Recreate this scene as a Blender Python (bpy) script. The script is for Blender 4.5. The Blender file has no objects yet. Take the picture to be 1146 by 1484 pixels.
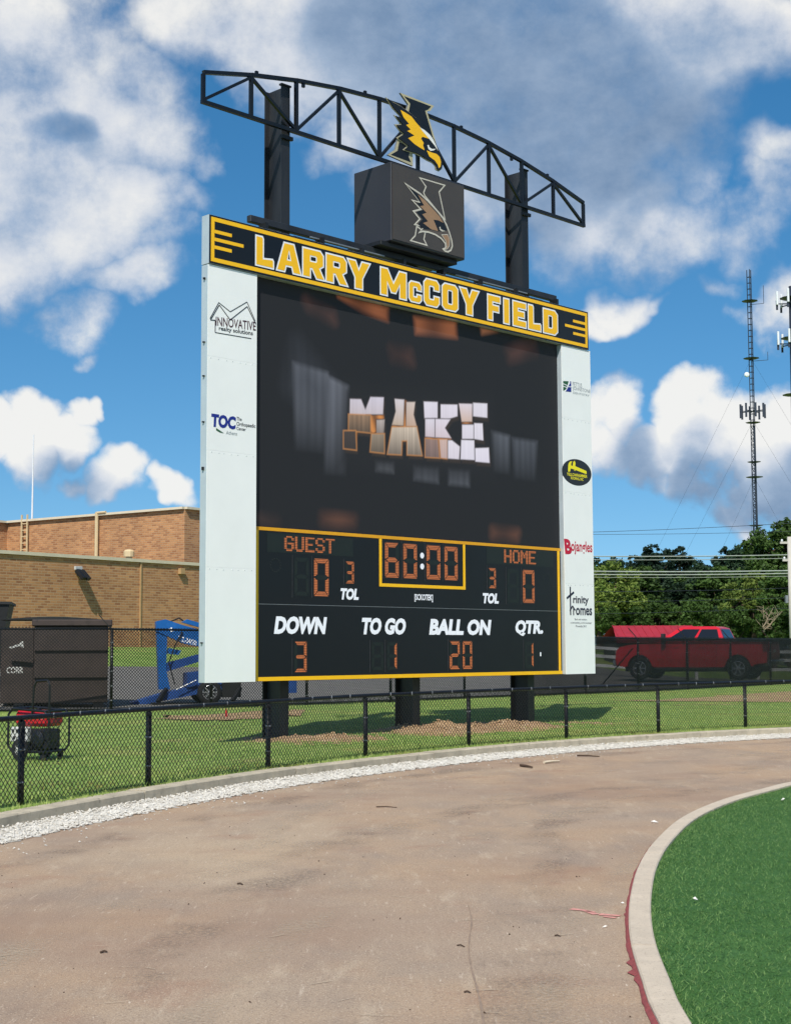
import bpy, bmesh, math, random
import numpy as np
from mathutils import Vector, Matrix
from mathutils.geometry import tessellate_polygon
random.seed(7); RNG = np.random.default_rng(11)
sc = bpy.context.scene
col = sc.collection
R = math.radians

# ------------------------------------------------------------------ camera
F, PITCH, ROLL, EYE = 2150.0, 0.0925, -0.0045, 1.5          # focal length in photo pixels (1146 x 1484)
cd = bpy.data.cameras.new('camera'); cam = bpy.data.objects.new('camera', cd); col.objects.link(cam)
cd.sensor_fit = 'VERTICAL'; cd.sensor_height = 36.0; cd.lens = 36.0 * F / 1484.0
cd.clip_start = 0.1; cd.clip_end = 3000
cam.matrix_world = Matrix.Translation((0, 0, EYE)) @ Matrix.Rotation(math.pi/2 + PITCH, 4, 'X') @ Matrix.Rotation(ROLL, 4, 'Z')
sc.camera = cam

def ray(px, py):
    a, b = px - 573, py - 742
    u = a*math.cos(ROLL) + b*math.sin(ROLL); v = -a*math.sin(ROLL) + b*math.cos(ROLL)
    x, up = u/F, -v/F
    return Vector((x, math.cos(PITCH) - up*math.sin(PITCH), math.sin(PITCH) + up*math.cos(PITCH)))

def at(px, py, Y):
    """the point seen at a photo pixel at distance Y: used to measure sizes off the photograph"""
    r = ray(px, py); return Vector((0, 0, EYE)) + r*(Y/r.y)

# ------------------------------------------------------------------ light
SUN_EL, SUN_AZ = 48.0, 11.0                                  # sun behind the camera, a little to the left
sd = bpy.data.lights.new('sun', 'SUN'); sun = bpy.data.objects.new('sun', sd); col.objects.link(sun)
sd.energy = 5.0; sd.angle = R(0.53); sd.color = (1.0, 0.95, 0.87)
sdir = Vector((-math.sin(R(SUN_AZ))*math.cos(R(SUN_EL)), -math.cos(R(SUN_AZ))*math.cos(R(SUN_EL)), math.sin(R(SUN_EL))))
sun.rotation_euler = sdir.to_track_quat('Z', 'Y').to_euler()
sun.location = sdir*60
vs = sc.view_settings
vs.view_transform = 'Standard'; vs.look = 'None'; vs.exposure = 0.0; vs.gamma = 1.0; vs.use_curve_mapping = False
sc.cycles.use_denoising = True
sc.cycles.max_bounces = 4; sc.cycles.diffuse_bounces = 3; sc.cycles.glossy_bounces = 2; sc.cycles.transparent_max_bounces = 16
sc.cycles.use_adaptive_sampling = True; sc.cycles.adaptive_threshold = 0.02

# ------------------------------------------------------------------ sky: Nishita air with cumulus clouds mixed in by direction
world = bpy.data.worlds.new('World'); sc.world = world; world.use_nodes = True
SKY_STRENGTH = 0.1
BLOBS = [  # photo x, y, radius in pixels, height factor, weight
 (60,110,190,1.1,1),(150,170,150,1,1),(60,230,190,1.2,.95),(30,330,150,1.1,1),(150,300,120,1,.95),(255,205,95,1,.9),(245,290,75,.8,.85),(210,390,66,1,.85),(230,340,60,.6,.75),(150,455,85,2.2,.6),(200,120,120,1,.8),
 (-40,60,150,1,1),(330,10,150,1.5,1.2),(450,40,190,1.5,1.5),(600,50,220,1.3,1.6),(760,90,250,1.2,1.8),(920,100,240,1.3,1.7),(1010,40,220,1.5,1.6),(1130,40,130,1.2,1.3),
 (700,240,150,1,1.3),(820,250,180,1,1.4),(900,280,130,1.2,1.1),(980,320,110,1.3,.85),(1085,330,90,1.2,.85),(560,175,95,1,.95),(592,140,60,1,.95),(500,200,60,1.3,.55),(1130,300,75,1,.8),(1150,235,60,1,.8),(1010,235,90,1.4,.55),
 (905,425,72,1.5,1),(868,438,50,1.5,.9),(950,425,36,1.3,.7),(970,365,80,2.6,.52),(1110,440,60,1.5,.85),(1160,430,80,1.1,.9),(1040,400,40,1.6,.5),
 (895,610,72,.9,1),(860,655,90,1.4,1),(955,660,100,1.5,1.3),(1050,630,110,1.35,1.3),(1130,610,110,1.1,1.3),(1010,670,100,2.0,1.2),(780,670,80,1.2,.9),(1180,690,80,1.6,.9),
 (35,640,75,1.1,1),(90,655,60,1.1,1),(128,618,34,1,.85),(160,612,26,1,.75),(20,700,75,1.3,.9),(120,712,50,1.5,.85),(180,700,60,1.5,.9),(245,708,42,1.8,.85),
 (868,757,22,1,.7),(1055,725,50,1.8,.45),(140,505,40,2,.42),(-60,670,90,1.2,1)]
DARK = [(640,70,240,1.6,1.1),(800,120,250,1.3,1.2),(930,190,210,1.4,1),(960,310,110,1.6,.6),(800,290,150,1.5,.8),(560,80,120,1.6,.7),(60,212,90,2.4,.8),(110,262,60,2,.4),(20,350,80,2.2,.3),(1050,705,150,3.2,1.1),(1150,700,120,3,1),(900,700,130,2.2,1),(40,735,120,3,.6),(190,745,100,3,.4),(905,455,70,3,1),(1120,480,70,2.6,.5),(1000,30,120,2,.35),(1110,120,90,2,.3)]

def nd(t, typ, **kw):
    n = t.nodes.new(typ)
    for k, v in kw.items():
        if k.startswith('i_'): n.inputs[int(k[2:])].default_value = v
        else: setattr(n, k, v)
    return n
def mth(t, op, a, b=None, c=None, clamp=False):
    n = t.nodes.new('ShaderNodeMath'); n.operation = op; n.use_clamp = clamp
    for i, v in enumerate((a, b, c)):
        if v is None: continue
        if hasattr(v, 'is_output'): t.links.new(v, n.inputs[i])
        else: n.inputs[i].default_value = v
    return n.outputs[0]
def vmth(t, op, a, b=None):
    n = t.nodes.new('ShaderNodeVectorMath'); n.operation = op
    for i, v in enumerate((a, b)):
        if v is None: continue
        if hasattr(v, 'is_output'): t.links.new(v, n.inputs[i])
        else: n.inputs[i].default_value = v
    return n.outputs['Value'] if op in ('LENGTH', 'DISTANCE', 'DOT_PRODUCT') else n.outputs[0]
def maprange(t, v, a, b, c=0.0, d=1.0, smooth=True):
    n = t.nodes.new('ShaderNodeMapRange'); n.interpolation_type = 'SMOOTHSTEP' if smooth else 'LINEAR'
    t.links.new(v, n.inputs[0])
    for i, x in enumerate((a, b, c, d)): n.inputs[i+1].default_value = x
    return n.outputs[0]
def noise(t, vec, scale, detail=4, rough=.55, dist=0.0):
    n = t.nodes.new('ShaderNodeTexNoise'); n.inputs['Scale'].default_value = scale; n.inputs['Detail'].default_value = detail
    n.inputs['Roughness'].default_value = rough; n.inputs['Distortion'].default_value = dist
    if vec is not None: t.links.new(vec, n.inputs['Vector'])
    return n.outputs[0]
FLAT = 1.3                                                  # clouds are a little flatter than round
def blobfield(t, v, blobs):
    """highest of many soft domes weight * (1 - d^2 / r^2) around given directions"""
    w = vmth(t, 'MULTIPLY', v, (1, 1, FLAT)); ww = vmth(t, 'DOT_PRODUCT', w, w); acc = None
    for (px, py, r, sz, a) in blobs:
        c = ray(px, py).normalized(); c.z *= FLAT; k = a/(r*.88/F*(FLAT/sz)**.4)**2
        f = mth(t, 'MULTIPLY_ADD', ww, -k, vmth(t, 'DOT_PRODUCT', w, tuple(c*2*k)))
        f = mth(t, 'ADD', f, a-k*c.dot(c))
        acc = f if acc is None else mth(t, 'MAXIMUM', acc, f)
    return acc
def nvec(t, vec, scale, amp, detail):
    n = t.nodes.new('ShaderNodeTexNoise'); n.inputs['Scale'].default_value = scale; n.inputs['Detail'].default_value = detail; t.links.new(vec, n.inputs['Vector'])
    d = vmth(t, 'SUBTRACT', n.outputs['Color'], (.5, .5, .5)); return vmth(t, 'MULTIPLY', d, (amp, amp, amp))
def cloud_group(name, fine):
    g = bpy.data.node_groups.new(name, 'ShaderNodeTree')
    g.interface.new_socket('Vector', in_out='INPUT', socket_type='NodeSocketVector')
    g.interface.new_socket('Density', in_out='OUTPUT', socket_type='NodeSocketFloat')
    gi, go = g.nodes.new('NodeGroupInput'), g.nodes.new('NodeGroupOutput'); v = gi.outputs[0]
    w = vmth(g, 'ADD', v, nvec(g, v, 8, .12, 2))
    if fine: w = vmth(g, 'ADD', w, nvec(g, v, 26, .045, 3))
    inn = blobfield(g, w, BLOBS if fine else [b for b in BLOBS if b[2] >= 42])
    out = mth(g, 'MULTIPLY_ADD', noise(g, vmth(g, 'MULTIPLY', v, (1, 1, 1.6)), 2.4, 2, .5), 4.0, -2.0)
    away = maprange(g, vmth(g, 'DISTANCE', v, tuple(ray(573, 742).normalized())), .46, .62)
    fld = mth(g, 'ADD', mth(g, 'MULTIPLY', inn, mth(g, 'SUBTRACT', 1.0, away)), mth(g, 'MULTIPLY', out, away))
    fld = mth(g, 'MINIMUM', fld, 0.95)
    fld = mth(g, 'ADD', fld, mth(g, 'MULTIPLY_ADD', noise(g, v, 14, 9 if fine else 3, .68), 1.7, -.85))
    g.links.new(fld, go.inputs[0]); return g
GF, GC = cloud_group('cloud_field', True), cloud_group('cloud_field_soft', False)
wt = world.node_tree; wt.nodes.clear()
tc = nd(wt, 'ShaderNodeTexCoord'); vdir = vmth(wt, 'NORMALIZE', tc.outputs['Generated'])
def field(g, off):
    n = wt.nodes.new('ShaderNodeGroup'); n.node_tree = g
    wt.links.new(vmth(wt, 'ADD', vdir, off) if off else vdir, n.inputs[0]); return n.outputs[0]
F0, F1 = field(GF, None), field(GC, (-.010, 0, .030))
sxyz = nd(wt, 'ShaderNodeSeparateXYZ'); wt.links.new(vdir, sxyz.inputs[0])
soft = maprange(wt, sxyz.outputs[2], .17, .26, .70, 1.2)       # low cumulus is crisp, the layer overhead is soft
D0 = maprange(wt, mth(wt, 'DIVIDE', mth(wt, 'ADD', F0, .06), soft), 0.0, 1.0)
dark = blobfield(wt, vmth(wt, 'ADD', vdir, nvec(wt, vdir, 7, .16, 3)), DARK); dark = maprange(wt, dark, -.35, .9)
relief = maprange(wt, sxyz.outputs[2], .17, .28, .68, .45)
lit = mth(wt, 'MULTIPLY_ADD', mth(wt, 'SUBTRACT', F0, F1), relief, .74)
lit = mth(wt, 'SUBTRACT', lit, mth(wt, 'MULTIPLY', mth(wt, 'MAXIMUM', F0, 0.0), .06))
lit = mth(wt, 'MULTIPLY', lit, mth(wt, 'MULTIPLY_ADD', dark, -.80, 1.0))
lit = mth(wt, 'ADD', lit, mth(wt, 'MULTIPLY_ADD', noise(wt, vmth(wt, 'MULTIPLY', vdir, (1, 1, 1.5)), 34, 5, .65), .42, -.21), clamp=True)
ramp = nd(wt, 'ShaderNodeValToRGB'); wt.links.new(lit, ramp.inputs[0])
el = ramp.color_ramp.elements
el[0].position = 0.0; el[0].color = (.16, .26, .42, 1)
el[1].position = 1.0; el[1].color = (.92, .91, .88, 1)
e2 = el.new(.35); e2.color = (.37, .47, .62, 1)
e3 = el.new(.65); e3.color = (.68, .72, .79, 1)
sky = nd(wt, 'ShaderNodeTexSky', sky_type='NISHITA', sun_disc=False)
sky.sun_elevation = R(SUN_EL); sky.sun_rotation = R(180 + SUN_AZ)
sky.altitude = 200; sky.air_density = 1.1; sky.dust_density = 0.3; sky.ozone_density = 3.0
hs = nd(wt, 'ShaderNodeHueSaturation'); hs.inputs['Saturation'].default_value = 1.33; hs.inputs['Value'].default_value = 1.22; hs.inputs['Hue'].default_value = .494; wt.links.new(sky.outputs[0], hs.inputs['Color'])
wt.links.new(vmth(wt, 'NORMALIZE', vmth(wt, 'ADD', vdir, (0, 0, .10))), sky.inputs['Vector'])
cl = vmth(wt, 'SCALE', ramp.outputs[0]); cl.node.inputs['Scale'].default_value = 1.0/SKY_STRENGTH
mix = nd(wt, 'ShaderNodeMix', data_type='RGBA')
wt.links.new(mth(wt, 'MULTIPLY', D0, .95), mix.inputs[0]); wt.links.new(hs.outputs[0], mix.inputs[6]); wt.links.new(cl, mix.inputs[7])
bg = nd(wt, 'ShaderNodeBackground'); bg.inputs[1].default_value = SKY_STRENGTH
wo = nd(wt, 'ShaderNodeOutputWorld')
wt.links.new(mix.outputs[2], bg.inputs[0]); wt.links.new(bg.outputs[0], wo.inputs[0])
world.cycles.sampling_method = 'NONE'

# ------------------------------------------------------------------ materials
def C(h):
    """display colour (hex text or three numbers 0-255) to linear"""
    o = []
    for c in ([int(h.lstrip('#')[i:i+2], 16) for i in (0, 2, 4)] if isinstance(h, str) else h):
        c = c/255; o.append(c/12.92 if c <= .04045 else ((c+.055)/1.055)**2.4)
    return (*o, 1.0)
M = {}
def mat(name, c, rough=.6, metal=0.0, var=.12, vscale=6.0, bump=0.0, bscale=60.0, c2=None, spec=.5, stretch=None, emit=None, c3=None, c3scale=40):
    """principled material with colour wear from object-space noise"""
    m = bpy.data.materials.new(name); m.use_nodes = True; t = m.node_tree; b = t.nodes['Principled BSDF']
    c = C(c) if isinstance(c, str) else c
    tcn = nd(t, 'ShaderNodeTexCoord'); vec = tcn.outputs['Object']
    if stretch: vec = vmth(t, 'MULTIPLY', vec, stretch)
    n = noise(t, vec, vscale, 6, .6)
    k = maprange(t, n, .3, .7, 0, 1, False)
    mx = nd(t, 'ShaderNodeMix', data_type='RGBA'); t.links.new(k, mx.inputs[0])
    if c2 is not None:
        c2 = C(c2) if isinstance(c2, str) else c2; mx.inputs[6].default_value = c; mx.inputs[7].default_value = c2
    else:
        mx.inputs[6].default_value = tuple(x*(1-var) for x in c[:3]) + (1,)
        mx.inputs[7].default_value = tuple(min(1, x*(1+var)) for x in c[:3]) + (1,)
    o = mx.outputs[2]
    if c3 is not None:
        m3 = nd(t, 'ShaderNodeMix', data_type='RGBA'); t.links.new(maprange(t, noise(t, vec, c3scale, 4, .65), .55, .72), m3.inputs[0])
        t.links.new(o, m3.inputs[6]); m3.inputs[7].default_value = C(c3); o = m3.outputs[2]
    t.links.new(o, b.inputs['Base Color'])
    t.links.new(maprange(t, n, .2, .8, max(.05, rough-.1), min(1, rough+.1), False), b.inputs['Roughness'])
    b.inputs['Metallic'].default_value = metal; b.inputs['Specular IOR Level'].default_value = spec
    if bump:
        bp_ = nd(t, 'ShaderNodeBump'); bp_.inputs['Strength'].default_value = bump; bp_.inputs['Distance'].default_value = .02
        t.links.new(noise(t, vec, bscale, 5, .6), bp_.inputs['Height']); t.links.new(bp_.outputs[0], b.inputs['Normal'])
    if emit:
        b.inputs['Emission Color'].default_value = C(emit[0]); b.inputs['Emission Strength'].default_value = emit[1]
    M[name] = m; return m

# ------------------------------------------------------------------ mesh helpers
class MB:
    def __init__(s): s.v = []; s.f = []; s.m = []
    def add(s, vs, fs, m=0):
        o = len(s.v); s.v += [tuple(p) for p in vs]; s.f += [tuple(i+o for i in f) for f in fs]; s.m += [m]*len(fs); return s
    def box(s, x0, x1, y0, y1, z0, z1, m=0):
        return s.add([(x0,y0,z0),(x1,y0,z0),(x1,y1,z0),(x0,y1,z0),(x0,y0,z1),(x1,y0,z1),(x1,y1,z1),(x0,y1,z1)],
                     [(3,2,1,0),(4,5,6,7),(0,1,5,4),(1,2,6,5),(2,3,7,6),(3,0,4,7)], m)
    def bbox(s, x0, x1, y0, y1, z0, z1, b=.01, m=0):
        """box with chamfered edges"""
        bm = bmesh.new(); bmesh.ops.create_cube(bm, size=1)
        for w in bm.verts: w.co = Vector((x0+(w.co.x+.5)*(x1-x0), y0+(w.co.y+.5)*(y1-y0), z0+(w.co.z+.5)*(z1-z0)))
        bmesh.ops.bevel(bm, geom=bm.edges[:], offset=b, segments=1, affect='EDGES', profile=.5)
        bm.verts.index_update(); s.add([w.co[:] for w in bm.verts], [[w.index for w in f.verts] for f in bm.faces], m); bm.free(); return s
    def bar(s, p, q, w, h=None, m=0, up=(0,0,1)):
        """rectangular bar from p to q"""
        h = w if h is None else h; p, q = Vector(p), Vector(q); d = (q-p).normalized(); upv = Vector(up)
        if abs(d.dot(upv)) > .99: upv = Vector((0,1,0))
        a = d.cross(upv).normalized()*w/2; b = a.cross(d).normalized()*h/2
        vs = [p-a-b,p+a-b,p+a+b,p-a+b,q-a-b,q+a-b,q+a+b,q-a+b]
        return s.add(vs, [(3,2,1,0),(4,5,6,7),(0,1,5,4),(1,2,6,5),(2,3,7,6),(3,0,4,7)], m)
    def tube(s, p, q, r, n=8, m=0, r2=None, cap=True):
        p, q = Vector(p), Vector(q); d = (q-p).normalized(); u = Vector((0,0,1)) if abs(d.z) < .95 else Vector((1,0,0))
        a = d.cross(u).normalized(); b = a.cross(d); r2 = r if r2 is None else r2
        vs = []
        for P, rr in ((p, r), (q, r2)):
            for i in range(n):
                t = 2*math.pi*i/n; vs.append(P + (a*math.cos(t)+b*math.sin(t))*rr)
        fs = [(i, (i+1)%n, n+(i+1)%n, n+i) for i in range(n)]
        if cap: fs += [tuple(range(n))[::-1], tuple(range(n, 2*n))]
        return s.add(vs, fs, m)
    def path(s, pts, r, n=6, m=0):
        for a, b in zip(pts[:-1], pts[1:]): s.tube(a, b, r, n, m)
        return s
    def lathe(s, prof, n=16, m=0, o=(0,0,0), axis='z'):
        vs, fs = [], []; k = len(prof)
        for i in range(n):
            t = 2*math.pi*i/n
            for r, z in prof:
                p = (r*math.cos(t), r*math.sin(t), z)
                if axis == 'y': p = (p[0], p[2], p[1])
                if axis == 'x': p = (p[2], p[0], p[1])
                vs.append((p[0]+o[0], p[1]+o[1], p[2]+o[2]))
        for i in range(n):
            j = (i+1) % n
            for q in range(k-1): fs.append((i*k+q, j*k+q, j*k+q+1, i*k+q+1))
        return s.add(vs, fs, m)
    def flat(s, loops, fn, m=0):
        """filled 2-D outline (first loop) with holes, mapped to 3-D by fn(x, y)"""
        tri = tessellate_polygon([[Vector((x, y, 0)) for x, y in l] for l in loops]); pts = [p for l in loops for p in l]
        return s.add([fn(*p) for p in pts], [t[::-1] for t in tri], m)
    def slab(s, loops, fn, t0, t1, m=0, mside=None):
        """outline with thickness; fn(x, y, depth)"""
        s.flat(loops, lambda x, y: fn(x, y, t0), m); s.flat(loops, lambda x, y: fn(x, y, t1), m)
        for l in loops:
            k = len(l); vs = [fn(*p, t0) for p in l] + [fn(*p, t1) for p in l]
            s.add(vs, [(i, (i+1)%k, k+(i+1)%k, k+i) for i in range(k)], m if mside is None else mside)
        return s
    def build(s, name, mats, parent=None, smooth=False, kind=None, normals=True):
        me = bpy.data.meshes.new(name); me.from_pydata([tuple(p) for p in s.v], [], s.f)
        mats = mats if isinstance(mats, (list, tuple)) else [mats]
        for q in mats: me.materials.append(M[q] if isinstance(q, str) else q)
        if len(mats) > 1: me.polygons.foreach_set('material_index', s.m)
        if smooth: me.polygons.foreach_set('use_smooth', [True]*len(me.polygons))
        if normals and len(s.f) < 20000:
            bm = bmesh.new(); bm.from_mesh(me); bmesh.ops.recalc_face_normals(bm, faces=bm.faces); bm.to_mesh(me); bm.free()
        me.update()
        o = bpy.data.objects.new(name, me); col.objects.link(o)
        if parent is not None: o.parent = parent
        if kind: o['kind'] = kind
        return o
def empty(name, loc=(0,0,0), rz=0.0):
    o = bpy.data.objects.new(name, None); col.objects.link(o); o.location = loc; o.rotation_euler = (0, 0, rz); o.empty_display_size = .2; return o
def tag(o, label, cat=None, group=None):
    o['label'] = label
    if cat: o['category'] = cat
    if group: o['group'] = group
    return o
def struct(o, label=None, cat=None):
    o['kind'] = 'structure'
    if label: o['label'] = label
    if cat: o['category'] = cat
    return o
def copy_obj(o, parent, loc=None):
    c = o.copy(); col.objects.link(c); c.parent = parent
    if loc is not None: c.location = loc
    return c
def catmull(pts, k):
    P = [np.array(p, float) for p in pts]; out = []
    for i in range(len(P)-1):
        p0 = P[max(0, i-1)]; p1 = P[i]; p2 = P[i+1]; p3 = P[min(len(P)-1, i+2)]
        for j in range(k):
            t = j/k; out.append(.5*((2*p1)+(-p0+p2)*t+(2*p0-5*p1+4*p2-p3)*t*t+(-p0+3*p1-3*p2+p3)*t**3))
    out.append(P[-1]); return np.array(out)
def offset_poly(l, d):
    """grow a 2-D outline by d with mitred corners"""
    n = len(l); A = sum(l[i][0]*l[(i+1)%n][1]-l[(i+1)%n][0]*l[i][1] for i in range(n)); sg = 1 if A > 0 else -1; o = []
    for i in range(n):
        p0, p1, p2 = (np.array(l[(i+k)%n], float) for k in (-1, 0, 1))
        a = p1-p0; b = p2-p1; a /= np.linalg.norm(a)+1e-9; b /= np.linalg.norm(b)+1e-9
        na = np.array((a[1], -a[0]))*sg; nb = np.array((b[1], -b[0]))*sg; h = na+nb; q = h.dot(h)
        h = h*(2/max(q, .5))*.5 if q > 1e-6 else na
        # mitre: move along bisector by d / cos(half angle)
        hn = (na+nb); ln = np.linalg.norm(hn)
        hn = hn/ln if ln > 1e-6 else na
        o.append(tuple(p1 + hn*d/max(.45, hn.dot(na))))
    return o
_txt = {}
def text2d(s, off=0.0):
    """outline font text as (verts, faces) scaled to the unit box"""
    key = (s, off)
    if key not in _txt:
        cu = bpy.data.curves.new('t', 'FONT'); cu.body = s; cu.offset = off; cu.resolution_u = 3; cu.fill_mode = 'FRONT'
        ob = bpy.data.objects.new('t', cu); col.objects.link(ob); dg = bpy.context.evaluated_depsgraph_get()
        me = ob.evaluated_get(dg).to_mesh()
        v = np.array([w.co[:2] for w in me.vertices]); f = [tuple(p.vertices) for p in me.polygons]
        mn, mx_ = v.min(0), v.max(0); v = (v-mn)/(mx_-mn)
        _txt[key] = (v, f); bpy.data.objects.remove(ob); bpy.data.curves.remove(cu)
    return _txt[key]
def put_text(mb, s, u0, u1, z0, z1, w, shear=0.0, off=0.0, m=0, rot=0.0):
    v, f = text2d(s, off); u0, u1, z0, z1 = map(float, (u0, u1, z0, z1))
    W = (u1-u0) - shear*(z1-z0)
    vs = []
    for x, y in v:
        X = u0 + x*W + shear*y*(z1-z0); Zz = z0 + y*(z1-z0) + rot*(X-u0)
        vs.append((X, w, Zz))
    mb.add(vs, f, m)
# ------------------------------------------------------------------ material library
mat('black_steel', '#17181b', .5, .0, .35, 3, .15, 30, spec=.4)
mat('beam_steel', '#111216', .5, .0, .5, 2.2, .25, 24, c2='#2a2c31', stretch=(1.5, 1.5, .25))
mat('truss_paint', '#07080c', .4, 0, .2)
mat('board_black', '#08090d', .42, 0, .12, 1.2)
mat('header_black', '#08090c', .38, 0, .1, 1.2)
mat('sign_white', '#f3f4f1', .38, 0, .025, 1.4, .02, 3, spec=.4)
mat('side_metal', '#b9c4cb', .35, .25, .08, 2.0)
mat('gold', '#ffc00c', .4, 0, .04, 3)
mat('gold_dim', '#e3a012', .45, 0, .06, 3)
mat('print_white', '#f0f1f4', .5, 0, .03)
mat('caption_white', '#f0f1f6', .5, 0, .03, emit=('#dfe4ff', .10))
mat('print_dark', '#23262c', .5, 0, .05)
mat('print_maroon', '#4a2630', .5, 0, .05)
mat('print_blue', '#1b2a86', .5, 0, .05)
mat('print_green', '#2c5c3c', .5, 0, .05)
mat('print_grey', '#8d969b', .5, 0, .05)
mat('print_red', '#c41739', .5, 0, .05)
mat('print_yellow', '#f3e51b', .5, 0, .05)
mat('print_navy', '#23263a', .5, 0, .05)
mat('unlit_led', '#161e1b', .5, 0, .2, 20)
mat('rivet', '#aeb6b8', .4, .3)
mat('box_brown', '#47403a', .38, 0, .08, 1.0, .02, 4)
mat('box_side', '#2b2b30', .42, 0, .1, 1.0)
mat('emblem_cream', '#b8ae8c', .45, 0, .06)
mat('emblem_line', '#c9c2b4', .45, 0, .05)
mat('emblem_brown', '#9c7a5c', .45, 0, .06)
mat('emblem_dark', '#5a5048', .45, 0, .06)
mat('emblem_black', '#121213', .4, 0, .08)
mat('emblem_white', '#efeee8', .4, 0, .03)
mat('concrete', '#b3a892', .9, 0, .2, 5, .4, 60, c3='#8f8674', c3scale=9)
mat('kerb_tan', '#c4b5a0', .9, 0, .1, 6, .35, 120, c3='#a08f7c', c3scale=60)
mat('red_edge', '#8a4241', .85, 0, .2, 20, .4, 80)
mat('pink_paint', '#c98c80', .9, 0, .2, 40)
mat('seam_dark', '#8c7866', .95, 0, .2, 20)
mat('gravel_white', '#d8d4ca', .9, 0, .22, 18, c2='#a9a397')
mat('soil', '#b3946c', .95, 0, .3, 3, .9, 30, c2='#8e6f50', c3='#cdb592', c3scale=10)
mat('soil_rock', '#a98d68', .9, 0, .25, 8, .5, 40)
mat('fence_black', '#101114', .42, 0, .25, 8, spec=.5)
mat('wire_black', '#131417', .45, 0, .2, 8, spec=.4)
mat('galvanised', '#8a8d8f', .45, .5, .15, 10)
mat('asphalt_lot', '#6f6c66', .9, 0, .12, 2, .3, 80)
mat('coping', '#d0c3a8', .7, 0, .06, 3)
mat('pipe_cream', '#cbb58c', .6, 0, .08)
mat('pipe_tan', '#b08e62', .7, 0, .1)
mat('dumpster_brown', '#3b302b', .6, 0, .25, 2.5, .15, 20, c3='#2a211d', c3scale=9)
mat('dumpster_black', '#191a1b', .6, 0, .2, 3)
mat('lift_blue', '#175a9e', .4, 0, .14, 4)
mat('lift_blue_dark', '#1d4686', .5, 0, .2, 4)
mat('rubber', '#17181a', .85, 0, .2, 20, .2, 60)
mat('alloy', '#b9bcc0', .3, .7, .08)
mat('chrome', '#cfd2d5', .15, .9, .05)
mat('gen_red', '#b01622', .3, 0, .12, 12)
mat('gen_white', '#b9b9b5', .5, 0, .1, 12)
mat('gen_grey', '#4a4c50', .5, .4, .2, 20)
mat('truck_red', '#c3101f', .22, 0, .04, 1, spec=.7)
mat('roof_red', '#98242f', .5, 0, .12, 2, stretch=(1, 1, .4))
mat('glass_dark', '#0a0c0f', .08, 0, .1, spec=.8)
mat('lamp_red', '#6a0d12', .2, 0, .1, spec=.7)
mat('barn_wall', '#4b4a48', .8, 0, .2, 4)
mat('rail_white', '#cfd0ce', .6, 0, .08)
mat('pole_wood', '#b5b0a6', .85, 0, .2, 6, .3, 30, stretch=(6, 6, .5))
mat('wire_pale', '#9ea59c', .5, .2, .1)
mat('tower_steel', '#2f3542', .5, .2, .2, .3)
mat('antenna_white', '#d9dcdf', .5, 0, .05)
mat('bark', '#4a3c30', .9, 0, .3, 8, .5, 20)
mat('dead_wood', '#9a8a72', .9, 0, .2, 8)
mat('stick_brown', '#4a392b', .9, 0, .3, 30)
mat('wood_pale', '#c9bba2', .9, 0, .15, 20)
mat('stone_white', '#e2ddd3', .9, 0, .12, 20)

def leafmat(name, a, b, trans=.25):
    m = bpy.data.materials.new(name); m.use_nodes = True; t = m.node_tree; b_ = t.nodes['Principled BSDF']
    geo = nd(t, 'ShaderNodeNewGeometry'); oi = nd(t, 'ShaderNodeObjectInfo')
    mx = nd(t, 'ShaderNodeMix', data_type='RGBA'); t.links.new(geo.outputs['Random Per Island'], mx.inputs[0])
    mx.inputs[6].default_value = C(a); mx.inputs[7].default_value = C(b)
    hs = nd(t, 'ShaderNodeHueSaturation'); t.links.new(mx.outputs[2], hs.inputs['Color'])
    t.links.new(maprange(t, oi.outputs['Random'], 0, 1, .8, 1.2, False), hs.inputs['Value'])
    t.links.new(hs.outputs[0], b_.inputs['Base Color']); b_.inputs['Roughness'].default_value = .65; b_.inputs['Specular IOR Level'].default_value = .25
    tr = nd(t, 'ShaderNodeBsdfTranslucent'); t.links.new(hs.outputs[0], tr.inputs[0])
    ms = nd(t, 'ShaderNodeMixShader'); ms.inputs[0].default_value = trans
    o = t.nodes['Material Output']; t.links.new(b_.outputs[0], ms.inputs[1]); t.links.new(tr.outputs[0], ms.inputs[2]); t.links.new(ms.outputs[0], o.inputs[0])
    M[name] = m
leafmat('leaf_mid', '#33491f', '#4f6a2e'); leafmat('leaf_dark', '#203423', '#344c30'); leafmat('leaf_light', '#52692b', '#76853c'); leafmat('leaf_pine', '#1c2e24', '#2c4230')
leafmat('grass_blade', '#74903e', '#bcc678', .3); leafmat('turf_blade', '#3a662a', '#8aa864', .2); leafmat('weed_blade', '#8b8a4c', '#a59a5c', .3)

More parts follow.
